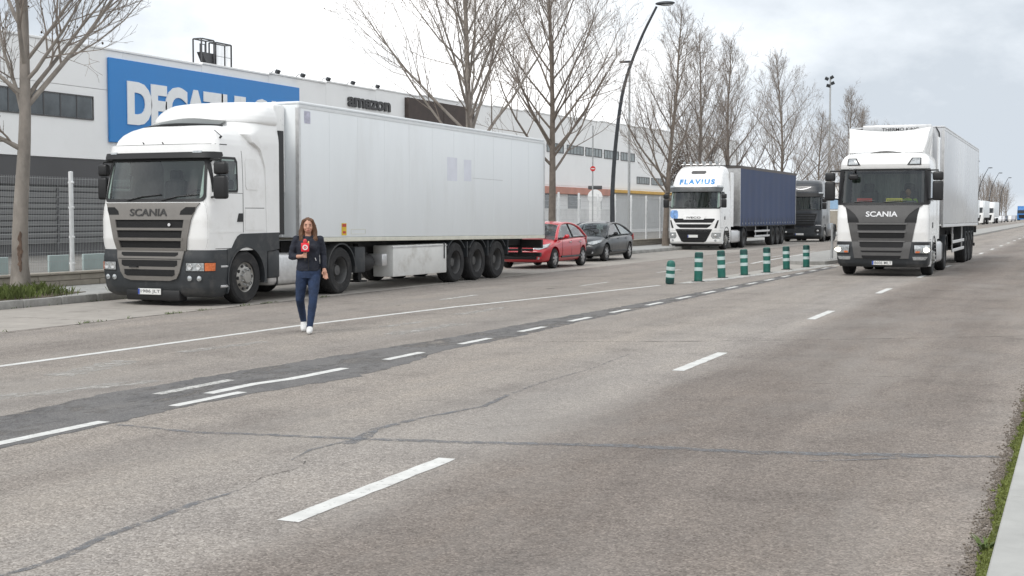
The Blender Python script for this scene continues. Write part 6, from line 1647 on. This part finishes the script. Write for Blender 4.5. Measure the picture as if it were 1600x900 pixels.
h.ellipsoid((0, .018, 1.552), (.086, .098, .098), 18, 14)
for sx in (-1, 1):
    limb(h, [(sx*.05, -.03, 1.60), (sx*.078, .0, 1.53), (sx*.088, .0, 1.44), (sx*.092, -.035, 1.34), (sx*.085, -.055, 1.25)], [.035, .034, .036, .040, .022])
    limb(h, [(sx*.06, .05, 1.55), (sx*.085, .05, 1.44), (sx*.105, .05, 1.33)], [.045, .05, .03])
limb(h, [(0, .07, 1.55), (0, .085, 1.42), (0, .09, 1.27)], [.06, .07, .04])
cut = MB()
hair = soft(h, 'hair', 'hair', pr, .009, 3)
folds(hair, .010, (30, 30, 3.5), 1.0)
for v in hair.data.vertices:                              # open the face
    x, y, z = v.co
    if y < -.035 and abs(x) < .058 and 1.40 < z < 1.595: v.co.y = -.030
for sx in (-1, 1):
    e_ = MB(); e_.ellipsoid((sx*.028, -.080, 1.530), (.013, .008, .0065), 10, 6); e_.build('eye', mat('eye_dark', (.03, .02, .018), .3, var=.1), body)
    e_ = MB(); e_.tube([(sx*.014, -.090, 1.549), (sx*.030, -.088, 1.553), (sx*.045, -.076, 1.548)], .004, 5); e_.build('eyebrow', 'hair', body)
e_ = MB(); e_.ellipsoid((0, -.088, 1.468), (.022, .007, .008), 10, 6); e_.build('mouth', mat('lips', (.36, .10, .09), .45, var=.1), body)
mic = thing('microphone', 'red cube microphone with white ring held by the walking woman', 'microphone', (-10.22, 16.62, .006), R(31.5))
mc = MB(); mc.tube([(-.043, -.205, 1.03), (-.043, -.207, 1.18)], [.012, .014], 10); mc.build('handle', 'black', mic)
mc = MB(); mc.bev(-.099, .013, -.264, -.156, 1.168, 1.290, .009, 2); cube = mc.build('cube_flag', mat('mic_red', (.75, .02, .04), .45, var=.05), mic)
mc = MB(); mc.lathe([(.022, -.268), (.038, -.268), (.038, -.2645), (.022, -.2645)], 24, 'y', (-.043, 0, 1.228), close=True); mc.build('white_ring', 'plate', cube)
mc = MB(); mc.b2(-.047, -.039, -.2675, -.2646, 1.218, 1.238); mc.build('white_bar', 'plate', cube)
mc = MB(); mc.ellipsoid((-.043, -.208, 1.312), (.030, .030, .036), 14, 10); mc.build('foam_head', mat('mic_foam', (.50, .06, .06), .95, var=.2, vscale=60), mic)
mc = MB(); mc.bev(-.004, .0155, -.245, -.18, 1.255, 1.315, .005, 1); mc.build('yellow_tab', mat('mic_yellow', (.70, .48, .18), .6, var=.1), mic)

# ------------------------------------------------------------------ driver of the moving truck
dr = thing('person', 'driver in yellow green vest behind the windscreen of the driving truck', 'person', (-5.05 + .55, 37.8 + 1.28, 1.62))
b = MB(); section(b, [(0, 0, .0, .17, .13), (0, 0, .15, .165, .12), (0, 0, .35, .19, .12), (0, 0, .48, .17, .10), (0, 0, .54, .08, .07)]); limb(b, [(0, 0, .5), (0, -.01, .62)], [.055, .05])
b.ellipsoid((0, -.02, .72), (.078, .095, .115), 16, 12); b.ellipsoid((0, -.115, .70), (.014, .016, .022), 8, 6)
limb(b, [(-.19, 0, .46), (-.24, -.12, .24), (-.14, -.42, .32)], [.06, .048, .032]); limb(b, [(.19, 0, .46), (.24, -.12, .24), (.14, -.42, .32)], [.06, .048, .032])
limb(b, [(-.1, 0, .02), (-.12, -.42, .06), (-.12, -.5, -.32)], [.085, .065, .05]); limb(b, [(.1, 0, .02), (.12, -.42, .06), (.12, -.5, -.32)], [.085, .065, .05])
soft(b, 'body', 'skin', dr, .012, 3)
b = MB(); section(b, [(0, 0, .02, .19, .145), (0, 0, .15, .18, .135), (0, 0, .35, .205, .135), (0, 0, .49, .175, .115), (0, 0, .53, .10, .09)]); limb(b, [(-.19, 0, .46), (-.23, -.09, .28)], [.07, .06]); limb(b, [(.19, 0, .46), (.23, -.09, .28)], [.07, .06])
soft(b, 'vest', mat('vest_yellow_green', (.45, .62, .05), .7, var=.1, vscale=8), dr, .014, 3)
b = MB(); b.ellipsoid((0, .0, .765), (.084, .10, .085), 14, 10); soft(b, 'hair', mat('short_dark_hair', (.03, .022, .018), .7, var=.3, vscale=20), dr, .012, 2)
b = MB(); section(b, [(0, 0, -.12, .18, .16), (0, -.02, .06, .18, .15)]); limb(b, [(-.1, 0, .0), (-.12, -.42, .05), (-.12, -.5, -.3)], [.1, .08, .06]); limb(b, [(.1, 0, .0), (.12, -.42, .05), (.12, -.5, -.3)], [.1, .08, .06]); soft(b, 'trousers', 'jeans', dr, .016, 2)
